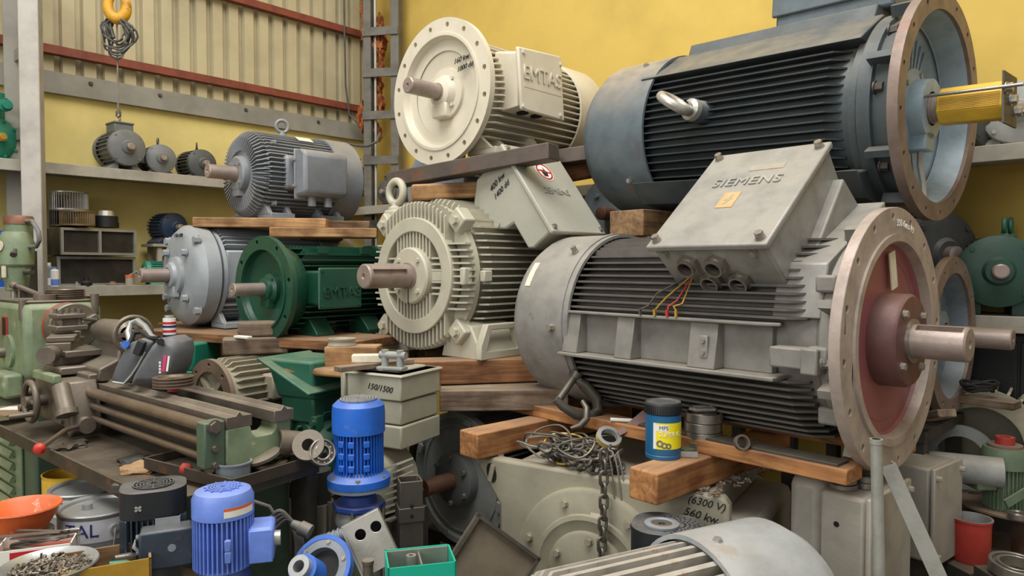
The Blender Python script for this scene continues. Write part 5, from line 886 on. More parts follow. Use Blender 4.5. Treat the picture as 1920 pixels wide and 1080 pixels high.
s2 = sb.copy(); s2.data = sb.data.copy(); COL.objects.link(s2); s2.name = 'orange_stripe'; s2.data.materials[0] = MATS['orange']
for v in s2.data.vertices: v.co.x *= 1.004; v.co.y *= 1.004; v.co.z = zy(938) if v.co.z > (zy(938)+zy(955))/2 else zy(943)
tb = obj('terminal_box', MB().bx(.065, .13, -.05, .05, zy(1050), zy(985)), 'lblue', t, .01); obj('box_lid', MB().bx(.068, .128, -.056, -.05, zy(1048), zy(987)), 'lblue', tb, .003); obj('cable_gland', MB().cyl((.13, -.01, zy(1015)), (.145, -.01, zy(1015)), .02), 'silver', tb)
obj('lower_housing', MB().rev([(0, .1), (.05, .1), (.06, .08), (zy(1075), .07), (zy(1062), .06)], (0, 0, 0), (0, 0, 1), 36), 'bluedark', t)
# black pump with stainless sleeve
c = P(590, 880, 2.62); zy = lambda py: P(590, py, 2.62).z; t = thing('vertical_pump', 'black geared pump with shiny stainless sleeve behind the blue pump', 'pump', (c.x, c.y, 0), -15); obj('gear_head', MB().box((-.03, -.02, zy(905)), (.14, .1, .09)), 'black', t, .01); obj('gear_face', MB().cyl((-.075, -.07, zy(905)), (-.075, -.078, zy(905)), .03), 'darksteel', t); obj('head', MB().cyl((0, 0, zy(940)), (0, 0, zy(880)), .06), 'black', t); obj('sleeve', MB().cyl((0, 0, .05), (0, 0, zy(940)), .068, n=36), 'steel', t); obj('base', MB().cyl((0, 0, 0), (0, 0, .05), .1), 'darksteel', t)
for s in (-.075, .07): obj('stay_rod', MB().cyl((s, -.02, .04), (s, -.02, zy(935)), .006), 'steel', t)
# black cowl with grinding disc
c = P(1252, 992, 2.04); zy = lambda py: P(1252, py, 2.04).z; t = thing('vertical_pump', 'dusty black motor cover with perforated top below the timber beam', 'motor', (c.x, c.y, 0), -20)
fc = obj('fan_cover', MB().prism(rrect(.205, .19, .075), Matrix.Translation((0, 0, zy(1040))), zy(982)-zy(1040)), 'blackpl', t, .02); mb = MB()
for k in range(4):
    for j in range(22): a = 2*math.pi*j/22+k*.14; mb.cyl((.02+(.03+.013*k)*math.cos(a), (.03+.013*k)*math.sin(a), zy(982)-.002), (.02+(.03+.013*k)*math.cos(a), (.03+.013*k)*math.sin(a), zy(982)+.0006), .0035, n=8)
obj('vent_holes', mb, 'hole', fc); obj('housing', MB().cyl((0, 0, 0), (0, 0, zy(1040)), .085), 'blackpl', t)
t = thing('grinding_disc', 'worn grey grinding disc lying on the black motor cover', 'disc', (c.x-.02, c.y-.012, zy(982)+.001), 0); obj('abrasive_ring', MB().rev([(.0, .03), (.0, .05), (.006, .05), (.009, .034), (.006, .03), (0, .03)], (0, 0, 0), (0, 0, 1), 32), 'bluegrey', t); obj('hub', MB().ring((0, 0, 0), (0, 0, 1), .01, .031, .004), 'darksteel', t)
# finned motor at the bottom edge
zM = P(1390, 1008, 1.72).z; H = .40; c = P(1425, 1000, 1.78); t = thing('finned_motor', 'pale worn finned motor with flaking cowl at the bottom edge', 'motor', (c.x, c.y, zM-.205-H), 207)
mat('worn', 'a9aeb0', .5, dust=.35, chips=.5, chipc='a08a76', rust=.2, rustc='9a5c38', sc_=6); mat('wornfin', 'b3ada2', .6, dust=.4, chips=.7, chipc='8d7b68', rust=.1, rustc='9a5c38'); 
obj('housing', MB().rev([(-.1, 0), (-.1, .155), (.62, .155), (.66, .1), (.66, 0)], (0, 0, H), n=48), 'greyd', t); fins_rad(t, H, .06, .62, .15, .2, 17, .013, 'wornfin', 10, 190, ch=.03); cowl(t, H, .22, -.10, .217, 'worn', r2=.85); bolts(t, [(.17, .03, H+.214)], (0, .1, 1), .01, .008, 'tin')
for s in (1, -1): foot(t, .15, .5, s*.08, s*.2, .3, 'worn', H, .2)
stand('low dark stand under the pale worn finned motor', (c.x-.25, c.y-.13), 27, .7, .45, zM-.205-H)
# ------------------------------------------------------------ bottom middle odds and ends
c = P(768, 905, 2.32); t = thing('square_tube', 'dark square steel tube standing upright with a sleeve', 'tube', (c.x, c.y, 0), 18); zy = lambda py: P(768, py, 2.32).z
def sqtube(n, w_, z0, z1, th=.005): mb = MB(); mb.prism([(-w_/2, -w_/2), (w_/2, -w_/2), (w_/2, w_/2), (-w_/2, w_/2)], Matrix.Translation((0, 0, z0)), z1-z0, [[(-w_/2+th, -w_/2+th), (w_/2-th, -w_/2+th), (w_/2-th, w_/2-th), (-w_/2+th, w_/2-th)]]); return obj(n, mb, 'darksteel', t, .002)
sqtube('upper_tube', .075, zy(970), zy(897)); sqtube('sleeve', .084, zy(972), zy(945)); sqtube('lower_tube', .075, 0, zy(968)); [obj('bolt_hole', MB().cyl((.0, -.043, zy(p)), (0, -.0425, zy(p)), .006), 'hole', t) for p in (942, 960)]
c = P(728, 1020, 2.02); t = thing('switch_panel', 'pale metal box with two round holes leaning in the scrap', 'panel', c-Vector((0, 0, .10)), 14, tilt=-24, roll=0)
mb = MB(); mb.prism([(-.055, -.06), (.055, -.06), (.055, .095), (-.055, .095)], frame((0, 0, .1), (0, -1, .25), (1, 0, 0)), .004, [circ(.0155, 24, -.018, .052), circ(.0155, 24, .030, .052)]); obj('front_plate', mb, 'silver', t, .001); mb = MB(); mb.M = frame((0, 0, .1), (0, -1, .25), (1, 0, 0)); mb.bx(-.062, -.055, -.06, .09, -.05, .002).bx(.05, .055, -.06, .095, -.05, 0).bx(-.055, .055, .09, .095, -.05, 0); obj('side_wall', mb, 'silver', t); mb = MB(); mb.M = frame((0, 0, .1), (0, -1, .25), (1, 0, 0)); mb.bx(-.055, .055, -.06, .095, -.055, -.05); obj('back_plate', mb, 'black', t)
c = P(868, 1040, 2.25); t = thing('leaning_panel', 'brown grey rectangular framed panel leaning below the rusty shaft', 'panel', c-Vector((0, 0, .15)), 8, tilt=38); mb = MB(); mb.M = frame((0, 0, .15), (0, -1, .3), (1, 0, 0)); mb.bx(-.13, .13, -.12, .1, -.006, 0); obj('panel', mb, 'panelb', t)
for q in ((-.13, .13, .088, .1), (-.13, .13, -.12, -.108), (-.13, -.118, -.12, .1), (.118, .13, -.12, .1)): mb = MB(); mb.M = frame((0, 0, .15), (0, -1, .3), (1, 0, 0)); mb.bx(q[0], q[1], q[2], q[3], 0, .02); obj('frame_bar', mb, 'darksteel', t)
c = P(787, 1042, 1.80); t = thing('open_box', 'bright teal open topped box at the bottom edge', 'box', (c.x, c.y, c.z-.14), 14)
for q in ((-.085, .085, -.06, -.056), (-.085, .085, .056, .06), (-.085, -.081, -.06, .06), (.081, .085, -.06, .06)): obj('wall', MB().bx(q[0], q[1], q[2], q[3], 0, .14), 'tealbox', t)
obj('box_floor', MB().bx(-.084, .084, -.059, .059, 0, .005), 'alu', t); obj('liner', MB().bx(-.08, .08, .048, .055, .0, .138).bx(.0, .004, -.03, .05, 0, .13), 'alu', t); obj('screw_boss', MB().ring((-.02, .02, .1), (0, 0, 1), .006, .013, .036), 'alu', t)
c = P(610, 1070, 1.95); t = thing('pump_casing', 'blue and grey round pump casing at the bottom edge', 'pump', (c.x, c.y, c.z-.2), 0); ax_ = (-.25, -.75, .6); o_ = Vector((0, 0, .2)); obj('casing_ring', MB().ring(o_, ax_, .055, .085, .03, 40), 'bluegrey', t); obj('blue_rim', MB().ring(o_+Vector(ax_)*.012, ax_, .078, .09, .02, 40), 'blue', t); obj('inner_hub', MB().ring(o_+Vector((-.02, -.05, .01)), ax_, .02, .04, .06, 32), 'blue', t); obj('bore', MB().ring(o_+Vector((-.025, -.06, .02)), ax_, .016, .03, .065), 'tin', t); obj('back_plate', MB().rev([(0, 0), (0, .058)], o_+Vector(ax_)*.002, ax_, 32), 'black', t); obj('support', MB().bx(-.05, .05, .0, .1, 0, .17), 'darksteel', t); bolts(t, [o_+Vector(ax_)*.03+frame((0, 0, 0), ax_).to_3x3() @ Vector((.07*math.cos(a), .07*math.sin(a), 0)) for a in (0, 1.05, 2.1, 3.14, 4.2, 5.2)], ax_, .006, .005)
c = P(628, 1010, 2.1); t = thing('hose_elbow', 'dark green casing with ribbed grey hose elbow', 'hose', (c.x, c.y, 0), 0); obj('casing', MB().rev([(0, .0), (0, .1), (c.z-.08, .1), (c.z-.02, .06), (c.z-.02, 0)], (-.03, .05, 0), (0, 0, 1), 12), 'dgreen', t, .01); pts = [Vector((-.03, -.03, c.z-.06)), Vector((-.025, -.05, c.z-.01)), Vector((.0, -.05, c.z+.015)), Vector((.05, -.04, c.z+.03))]; obj('hose', MB().tube(pts, .022, 14), 'bluegrey', t); [obj('hose_rib', MB().ring((.0+.013*k, -.05+.002*k, c.z+.012+.005*k), (1, .15, .35), .02, .027, .005), 'bluegrey', t) for k in range(4)]
c = P(690, 1050, 1.9); one('steel_pin', 'short upright steel pin beside the teal box', 'pin', MB().rev([(0, 0), (0, .014), (c.z-.012, .014), (c.z-.01, .016), (c.z, .016), (c.z, 0)], (0, 0, 0), (0, 0, 1), 24), 'lmetal', (c.x, c.y, 0))
t = thing('power_cable', 'grey coiled power cable with plug beside the light blue pump', 'cable', P(545, 1000, 2.1), 0); cz0 = P(545, 1000, 2.1)
for k in range(4):
    pts = [P(500+k*6, 978+k*4, 2.08)-cz0, P(525+k*5, 958+k*5, 2.08)-cz0, P(548+k*4, 985+k*4, 2.08)-cz0, P(556+k*4, 1040, 2.06)-cz0, P(535+k*3, 1100, 2.05)-cz0, P(500+k*4, 1085, 2.05)-cz0]
    sm = []
    for i in range(len(pts)-1):
        for j in range(6):
            q = j/6; p0 = pts[max(i-1, 0)]; p1 = pts[i]; p2 = pts[i+1]; p3 = pts[min(i+2, len(pts)-1)]
            sm.append(.5*((2*p1)+(p2-p0)*q+(2*p0-5*p1+4*p2-p3)*q*q+(3*p1-p0-3*p2+p3)*q**3))
    obj('cable_loop', MB().tube(sm, .0065, 8), 'cable', t)
obj('cable_lead', MB().tube([P(475, 940, 2.08)-cz0, P(505, 950, 2.08)-cz0, P(520, 975, 2.08)-cz0], .006, 8), 'cable', t); p0, p1 = P(548, 982, 2.05)-cz0, P(582, 998, 2.04)-cz0; obj('plug', MB().rev([(0, 0), (0, .012), ((p1-p0).length*.4, .016), ((p1-p0).length*.45, .021), ((p1-p0).length, .021), ((p1-p0).length, 0)], p0, p1-p0, 16), 'greyd', t)
# ------------------------------------------------------------ bottom left
bench = thing('low_bench', 'low wooden bench under the pails and basins at bottom left', 'bench', (-1.33, 1.98, 0), -25); obj('bench_top', MB().bx(-.42, .45, -.32, .34, .46, .5), 'woodd', bench); [obj('leg', MB().bx(x-.03, x+.03, y-.03, y+.03, 0, .46), 'woodd', bench) for x in (-.37, .4) for y in (-.27, .29)]
def pail(label, p, R, h, m1, m2, word=None, ta=0, lid=True, tri=False):
    t = thing('paint_pail', label, 'pail', p); bd = obj('pail_body', MB().rev([(0, 0), (0, R*.93), (h*.55, R*.97), (h*.56, R), (h*.97, R), (h, R*1.04), (h, R*.98)], (0, 0, 0), (0, 0, 1), 44), m1, t); obj('paint_band', MB().rev([(h*.68, R+.0008), (h*.965, R+.0008)], (0, 0, 0), (0, 0, 1), 44), m2, bd)
    if lid: obj('lid', MB().rev([(h*.98, R*1.0), (h+.004, R*1.05), (h+.008, R*1.03), (h+.004, R*.93), (h-.004, R*.9), (h-.004, 0)], (0, 0, 0), (0, 0, 1), 44), 'tin', t)
    if word: text(bd, word, h*.24, (0, 0, h*.83), (math.cos(ta), math.sin(ta), 0), (0, 0, 1), 'blueink', .0006, cyl=R+.0015)
    if tri:
        for k, da in enumerate((.35, .62)): text(bd, '◢', .04, (0, 0, h*.3), (math.cos(ta+da), math.sin(ta+da), 0), (0, 0, 1), 'redtri', .0004, 'red_mark', cyl=R*.985) if False else obj('red_mark', MB().add([(R*.985*math.sin(-ta*0+a)*1.004, -R*.985*math.cos(a)*1.004, z) for a, z in ((.72+.32*k, h*.2), (1.02+.32*k, h*.2), (1.02+.32*k, h*.56))], [(0, 1, 2)]), 'redtri', bd)
        obj('bail_boss', MB().cyl((R*math.sin(.88), -R*math.cos(.88), h*.83), ((R+.008)*math.sin(.88), -(R+.008)*math.cos(.88), h*.83), .012), 'tin', t); obj('wire_bail', MB().tube([((R+.01)*math.sin(.88), -(R+.01)*math.cos(.88), h*.83), ((R+.014)*math.sin(.8), -(R+.014)*math.cos(.8), h*.55), ((R+.008)*math.sin(.55), -(R+.008)*math.cos(.55), h*.35)], .0025, 6), 'tin', t)
        obj('white_patch', MB().rev([(h*.24, R*.992), (h*.46, R*.992)], (0, 0, 0), (0, 0, 1), 44), 'paper', bd)
        o = bd.children[-1]; bm = bmesh.new(); bm.from_mesh(o.data); bmesh.ops.delete(bm, geom=[v for v in bm.verts if not (v.co.y < 0 and -.05 < v.co.x/R < .45)], context='VERTS'); bm.to_mesh(o.data); bm.free()
        obj('lid_spout', MB().cyl((-.03, -.01, h-.004), (-.03, -.01, h+.012), .014), 'tin', t)
    return t
p = P(186, 950, 2.12); pail('grey paint pail with white band and red triangles', zset(p, .5), .108, p.z-.5, 'pailg', 'pail', 'TAL', .08, tri=True)
p = P(160, 915, 2.36); pail('older lidded paint pail behind the grey one', zset(p, .5), .105, p.z-.5, 'pailg', 'pail', 'ITA', -.12)
p = P(130, 885, 2.58); pail('yellow open pail at the back under the lathe tray', zset(p, .42), .085, p.z-.42, 'yellowp', 'yellowp', lid=False); one('wooden_block', 'wooden block under the yellow pail', 'timber', MB().bx(-.1, .1, -.1, .1, 0, .42), 'woodd', zset(p, 0))
p = P(42, 950, 1.98); t = thing('plastic_basin', 'paint splashed orange plastic basin at the left edge', 'basin', zset(p, p.z-.07)); obj('bowl', MB().rev([(0, 0), (0, .055), (.05, .085), (.065, .09), (.07, .097), (.074, .095), (.064, .083), (.01, .055), (.01, 0)], (0, 0, 0), (0, 0, 1), 40), 'orange', t)
one('white_bucket', 'plain white bucket under the orange basin', 'bucket', MB().rev([(0, 0), (0, .07), (p.z-.57, .075), (p.z-.57, 0)], (0, 0, 0), (0, 0, 1), 32), 'pailg', zset(p, .5))
p = P(72, 1012, 1.86); t = thing('carton', 'white and red printed carton filled with hacksaw blades', 'carton', zset(p, .5), 22); hh = p.z-.5
for q in ((-.085, .085, -.06, -.057), (-.085, .085, .057, .06), (-.085, -.082, -.06, .06), (.082, .085, -.06, .06)): obj('carton_wall', MB().bx(q[0], q[1], q[2], q[3], 0, hh), 'labelw', t)
obj('carton_base', MB().bx(-.08, .08, -.055, .055, 0, hh-.03), 'redpaint', t); obj('red_print', MB().bx(-.05, .06, -.0612, -.06, hh-.026, hh-.006), 'redink', t)
for k in range(9): mb = MB(); mb.box((0, 0, 0), (.15, .012, .004), Matrix.Rotation(random.uniform(-.4, .4), 3, 'Z') @ Matrix.Rotation(random.uniform(-.15, .05), 3, 'Y')); o = one('hacksaw_blade', 'loose grey steel blade lying in the printed carton', 'blade', mb, 'darksteel' if k % 2 else 'steel', p+Vector((random.uniform(-.02, .02), random.uniform(-.03, .03), -.018+.0045*k)), group='blades in the carton')
p = P(92, 1058, 1.72); t = thing('metal_basin', 'grey metal basin full of small bolts at bottom left', 'basin', zset(p, p.z-.08)); obj('bowl', MB().rev([(0, 0), (0, .07), (.07, .098), (.08, .108), (.084, .106), (.072, .094), (.02, .068), (.02, 0)], (0, 0, 0), (0, 0, 1), 40), 'tin', t)
mb = MB()
for k in range(260):
    r_ = .088*math.sqrt(random.random()); a = random.uniform(0, 6.28); d = Vector((random.uniform(-1, 1), random.uniform(-1, 1), random.uniform(-.4, .4))).normalized(); q = Vector((r_*math.cos(a), r_*math.sin(a), .058+random.uniform(0, .014)+.012*(1-r_/.09))); mb.cyl(q, q+d*.016, .003, n=6); mb.cyl(q, q-d*.004, .0055, n=6)
o = obj('small_bolts', mb, 'lmetal'); o.location = zset(p, p.z-.08); tag(o, 'heap of small dull bolts filling the metal basin', 'bolts', kind='stuff')
one('wooden_block', 'wooden block under the metal basin of bolts', 'timber', MB().bx(-.08, .08, -.08, .08, 0, p.z-.08), 'woodd', zset(p, 0), 10)
p = P(200, 1042, 1.78); t = thing('tool_crate', 'worn yellow crate with green handled tools', 'crate', zset(p, .5), 28); hh = p.z-.5
for q in ((-.10, .10, -.07, -.064), (-.10, .10, .064, .07), (-.10, -.094, -.07, .07), (.094, .10, -.07, .07), (-.1, .1, -.07, .07)): obj('crate_wall' if q[3]-q[2] < .1 or q[1]-q[0] < .1 else 'crate_floor', MB().bx(q[0], q[1], q[2], q[3], 0, hh if (q[1]-q[0] < .1 or q[3]-q[2] < .1) else hh-.05), 'brass' if q[3] < 0 else 'woodd', t)
text(t, 'PI', .03, (-.05, -.0705, hh-.03), (1, 0, 0), (0, 0, 1), 'ink', .0008)
for k, (x, y, m, lab) in enumerate(((-.05, .02, 'dgreen', 'green handled tool lying at the left in the yellow crate'), (.04, -.02, 'teal', 'teal handled pliers in the yellow crate'), (.05, .03, 'steel', 'bare steel rod in the yellow crate'))):
    q = zset(p, p.z-.03)+Matrix.Rotation(math.radians(28), 3, 'Z') @ Vector((x, y, 0)); tt = thing('hand_tool', lab, 'tool', q, 20*k); obj('handle', MB().tube([(-.035, 0, .012), (0, .005, .006), (.03, 0, 0)], [.008, .011, .007], 10), m, tt); obj('blade', MB().cyl((.03, 0, 0), (.07, .01, -.006), .004), 'darksteel', tt)
# ------------------------------------------------------------ right side
R_ = .308; H = .34; de = P(1790, 630, 2.75); t = thing('flange_motor', 'blue grey flange motor peeking out behind the reddish flange', 'motor', de-Vector((0, 0, H)), -46)
obj('housing', MB().rev([(-.62, 0), (-.62, .235), (-.06, .235), (-.03, .26)], (0, 0, H), n=48), 'greyd', t); flange(t, H, 0, R_, .245, .03, 12, .009, 'm2flange', .28); obj('flange_bell', MB().rev([(-.004, .247), (-.08, .23), (-.10, .15), (-.1, .05)], (0, 0, H), n=56), 'bluegrey', t); obj('bearing_cover', MB().rev([(-.1, .1), (-.04, .095), (-.03, .05)], (0, 0, H), n=36), 'bluegrey', t); shaft(t, H, -.04, .23, .04, 'shaft', ka=-90); obj('grease_pipe', MB().cyl((-.05, -.03, H+.09), (-.05, -.06, H+.19), .009), 'galv', t); fins_rad(t, H, -.6, -.08, .23, .245, 30, .006, 'greyd', join=True)
for s in (1, -1): foot(t, -.5, -.1, s*.1, s*.24, .12, 'greyd', H, .2)
axv = Vector((math.cos(math.radians(-46)), math.sin(math.radians(-46)), 0)); c = de-axv*.3; stand('steel stand under the blue grey flange motor', c, -46, .55, .52, de.z-H)
smotor('grey flange motor with rusty shaft below the dark cowl', P(1150, 402, 3.95)-Vector((0, 0, .24)), YM, .18, .35, 'bluegrey', H=.24, fl=.225, sh=.1, sm='rustshaft', group=None, name='flange_motor'); c = P(1150, 402, 3.95); stand('tall steel stand behind the dark cowl', c+U*.18, YU, .4, .4, c.z-.24)
smotor('blue grey flange motor hidden under the white motor', P(815, 352, 4.05)-Vector((0, 0, .26)), YM, .19, .3, 'bluegrey', H=.26, fl=.245, sh=.05, group=None, name='flange_motor'); c = P(815, 352, 4.05); stand('tall steel stand behind the cream motor', c+U*.16, YU, .4, .4, c.z-.26)
# support for cowl end of the dark motor
q = f2-ax2*1.12; stand('steel stand under the cowl end of the dark motor', q+d2*.12, -48, .3, .6, f2.z-.36+.04*1.12-.235)
# grey terminal boxes
c = P(1628, 935, 2.0); zT = P(1628, 935, 2.0).z; t = thing('terminal_box', 'dusty grey terminal box with lid below the reddish flange', 'box', (c.x, c.y, 0), -48)
obj('box_body', MB().bx(-.13, .0, -.02, .26, .0, zT), 'hvbox', t, .012); obj('box_lid', MB().bx(.006, .022, -.035, .275, .05, zT+.008), 'hvbox', t, .006); obj('box_shoulder', MB().bx(-.24, -.132, .0, .3, 0, zT+.02), 'hvbox', t, .03); bolts(t, [(.022, y, z) for y in (-.015, .255) for z in (zT-.02, .3)], (1, 0, 0), .009, .012, 'hvbox'); obj('cable_port', MB().cyl((-.08, -.02, zT-.09), (-.08, -.022, zT-.09), .008), 'hole', t)
TB = Matrix.Translation((c.x, c.y, 0)) @ Matrix.Rotation(math.radians(-48), 4, 'Z')
for k, (x, y, z, R, h, lab) in enumerate(((-.09, .05, 0, .04, .014, 'lower bearing ring at the left on the terminal box'), (-.09, .05, .016, .037, .016, 'upper bearing ring at the left on the terminal box'), (-.045, .105, 0, .033, .018, 'bottom bearing ring of the middle stack'), (-.045, .105, .019, .033, .018, 'top bearing ring of the middle stack'), (-.09, .15, 0, .034, .03, 'dark bearing ring at the back of the terminal box'))):
    bearing(lab, TB @ Vector((x, y, zT+z+.001)), R, R*.55, h)
c = P(1748, 905, 2.42); zT2 = P(1748, 878, 2.42).z; zb2 = P(1748, 1055, 2.42).z; t = thing('terminal_box', 'smooth grey terminal box with lid beside the red bucket', 'box', (c.x, c.y, 0), -52); obj('box_body', MB().bx(-.14, .0, -.02, .2, zb2, zT2), 'hvbox', t, .01); obj('box_lid', MB().bx(.005, .02, -.03, .21, zb2-.01, zT2+.004), 'hvbox', t, .005); bolts(t, [(.02, y, z) for y in (-.01, .19) for z in (zT2-.03, zb2+.03)], (1, 0, 0), .009, .016, 'hvbox'); obj('pedestal', MB().bx(-.12, -.01, .0, .18, 0, zb2), 'darksteel', t)
p0 = P(1643, 823, 1.78); t = thing('galvanized_pipe', 'upright galvanized pipe standing before the reddish flange', 'pipe', (p0.x+.01, p0.y, 0)); mb = MB(); pts = [Vector((.01, -.01, 0)), Vector((.006, 0, p0.z*.55)), Vector((-.01, 0, p0.z))]; mb.tube(pts, .0145, 20); obj('pipe_wall', mb, 'galv', t); obj('pipe_bore', MB().cyl((-.01, 0, p0.z-.001), (-.01, 0, p0.z+.0006), .0105), 'hole', t); obj('rim', MB().ring((-.01, 0, p0.z-.012), (0, 0, 1), .0135, .0158, .012), 'galv', t)
a, b = P(1680, 868, 1.95), P(1790, 1110, 1.88); d = (b-a); dd = d.normalized(); b = a+dd*((0-a.z)/dd.z); mb = MB(); mb.prism([(0, 0), (.042, 0), (.042, .005), (.005, .005), (.005, .042), (0, .042)], frame((0, 0, 0), b-a, (-1, .25, 0)), (b-a).length); o = obj('angle_bar', mb, 'galv'); o.location = a; tag(o, 'leaning galvanized steel angle bar in front of the grey box', 'angle bar')
c = P(1822, 970, 2.5); zr0 = P(1822, 1050, 2.5).z; t = thing('paint_bucket', 'open red painted metal bucket at lower right', 'bucket', (c.x, c.y, zr0), 0); hh = c.z-zr0; obj('bucket_wall', MB().rev([(0, 0), (0, .056), (.006, .059), (hh-.006, .061), (hh-.006, .066), (hh, .066), (hh, .060), (.01, .056), (.01, 0)], (0, 0, 0), (0, 0, 1), 40), 'redpaint', t); obj('bucket_lining', MB().rev([(hh+.0005, .066), (hh+.0005, .0595), (.03, .0575), (.03, 0)], (0, 0, 0), (0, 0, 1), 40), 'tin', t)
one('support_block', 'dark block under the red bucket', 'block', MB().bx(-.1, .1, -.1, .12, 0, zr0), 'darksteel', (c.x, c.y, 0), 10)
# brown fan wheel with the olive motor on it
zf1 = P(1860, 955, 2.66).z; zf0 = P(1860, 1040, 2.66).z; c = P(1935, 955, 2.78); t = thing('fan_impeller', 'large brown fan wheel lying flat with curved blades', 'fan wheel', (c.x, c.y, zf0), 0); hh = zf1-zf0; obj('top_disc', MB().ring((0, 0, hh-.008), (0, 0, 1), .05, .32, .008, 64), 'fan', t); obj('bottom_disc', MB().ring((0, 0, 0), (0, 0, 1), .05, .33, .01, 64), 'fan', t)
base = None
for i in range(16):
    if base is None: o = base = obj('blade', MB().box((.24, 0, hh/2), (.14, .006, hh-.01), Matrix.Rotation(.5, 3, 'Z')), 'fan', t)
    else: o = base.copy(); COL.objects.link(o)
    o.rotation_euler = (0, 0, 2*math.pi*i/16)
one('support_block', 'dark block under the brown fan wheel', 'block', MB().bx(-.15, .15, -.15, .15, 0, zf0), 'darksteel', (c.x, c.y, 0))
c = P(1882, 940, 2.68); zy = lambda py: P(1882, py, 2.68).z-zy0; zy0 = zf1; t = thing('vertical_motor', 'olive green small motor standing on the brown fan wheel', 'motor', (c.x, c.y, zf1+.001), 0)
obj('housing', MB().cyl((0, 0, 0), (0, 0, zy(868)), .06), 'olive', t); vfins(t, .005, zy(872), .058, .07, 30, 'olive', .005); obj('end_shield', MB().rev([(zy(875), .076), (zy(850), .078), (zy(838), .07), (zy(838), 0)], (0, 0, 0), (0, 0, 1), 36), 'olive', t); obj('flange_plate', MB().cyl((0, 0, zy(838)), (0, 0, zy(833)), .058), 'fan', t); obj('red_collar', MB().ring((0, 0, zy(833)), (0, 0, 1), .018, .032, .028), 'redpaint', t); obj('terminal_box', MB().bx(-.14, -.065, -.06, .03, zy(912), zy(868)), 'olive', t, .006); obj('lever', MB().box((.03, -.09, zy(905)), (.2, .01, .03), Matrix.Rotation(-.55, 3, 'Y')), 'olive', t)
bearing('small shiny bearing on the brown fan wheel', Vector((*P(1908, 945, 2.56).xy, zf1+.001)), .032, .014, .022); bearing('large bearing at the lower right corner', P(1905, 1062, 2.2)-Vector((0, 0, .02)), .075, .045, .035, (.1, 0, 0)); pp = P(1905, 1062, 2.2); one('support_block', 'dark block under the large corner bearing', 'block', MB().bx(-.08, .08, -.08, .08, 0, pp.z-.03), 'darksteel', (pp.x, pp.y, 0))
# pale motor, plank, tube
c = P(1835, 835, 2.85); t = thing('finned_motor', 'pale finned motor with open ring end at the right', 'motor', (c.x, c.y, 0), -128); H = c.z
obj('housing', MB().rev([(-.22, 0), (-.22, .2), (-.05, .2), (-.03, .15)], (0, 0, H), n=40), 'beige', t); fins_rad(t, H, -.22, -.06, .2, .235, 30, .01, 'beige', join=True); obj('end_ring', MB().ring((-.06, 0, H), (1, 0, 0), .15, .225, .03, 48), 'beige', t); obj('ring_flange', MB().ring((0.02, -.06, H-.05), (1, 0, 0), .085, .13, .02, 40), 'grey', t); obj('ring_post', MB().box((.0, -.06, H-.2), (.06, .06, .2)), 'grey', t); obj('pedestal', MB().bx(-.2, -.08, -.12, .12, 0, H-.19), 'darksteel', t)
between('timber_plank', 'pale plank resting on the finned motor at the right', 'timber', P(1796, 752, 2.86), P(1908, 768, 2.70), .09, .03, 'woodg', bev=.003); between('timber_plank', 'short pale plank end beside the flange rim', 'timber', P(1735, 790, 2.62), P(1778, 782, 2.5), .07, .028, 'woodg', bev=.003)
one('steel_tube', 'grey open steel tube lying behind the smooth grey box', 'tube', MB().ring((0, 0, 0), (1, 0, 0), .05, .055, .24, 32), 'grey', P(1740, 872, 2.72), -25)
t = thing('shade_box', 'added black box imitating the shade under the lower right shelf', 'cabinet', on_right(1905, .22, 0), YV); obj('shade_box_body', MB().bx(-.45, .5, -.06, .16, 0, 1.165), 'black', t, .01); [obj('shade_box_front', MB().bx(x, x+.46, -.07, -.06, .05, 1.13), 'black', t, .004) for x in (-.44, .03)]  # added box; its black colour stands in for the shade below the shelf
# ------------------------------------------------------------ on the beams
def onb(px, py): return PZ(px, py, zB)
p = PZ(1243, 856, zB); t = thing('grease_tub', 'blue grease tub with black lid and yellow label', 'tub', p+Vector((0, 0, .0005)), 8); hh = P(1243, 752, p.y).z-zB; r = .0565
obj('tub_body', MB().rev([(0, 0), (0, r*.97), (.012, r), (.014, r*.97), (.02, r), (hh*.78, r), (hh*.79, r*.94), (hh*.8, 0)], (0, 0, 0), (0, 0, 1), 48), 'tubblue', t); lid = obj('lid', MB().rev([(hh*.8, r*.95), (hh*.8, r*1.03), (hh*.97, r*1.03), (hh, r*.98), (hh-.004, r*.9), (hh-.004, 0)], (0, 0, 0), (0, 0, 1), 48), 'blackpl', t)
for i in range(48): a = 2*math.pi*i/48; obj('lid_rib', MB().box((r*1.035*math.cos(a), r*1.035*math.sin(a), hh*.885), (.003, .0035, hh*.15), Matrix.Rotation(a, 3, 'Z')), 'blackpl', lid)
def arc(n, z0, z1, a0, a1, rr, m, par):
    vs = []; k = 24
    for i in range(k+1): a = math.radians(a0+(a1-a0)*i/k); vs += [(rr*math.cos(a), rr*math.sin(a), z0), (rr*math.cos(a), rr*math.sin(a), z1)]
    return obj(n, MB().add(vs, [(2*i, 2*i+2, 2*i+3, 2*i+1) for i in range(k)]), m, par)
lb = arc('label', hh*.2, hh*.66, -142, -30, r+.0006, 'labely', t); arc('label_white', hh*.2, hh*.66, -142, -132, r+.0009, 'labelw', lb); arc('white_field', hh*.52, hh*.63, -132, -92, r+.0009, 'labelw', lb)
yw = math.radians(16); rt = (math.cos(yw), math.sin(yw), 0)
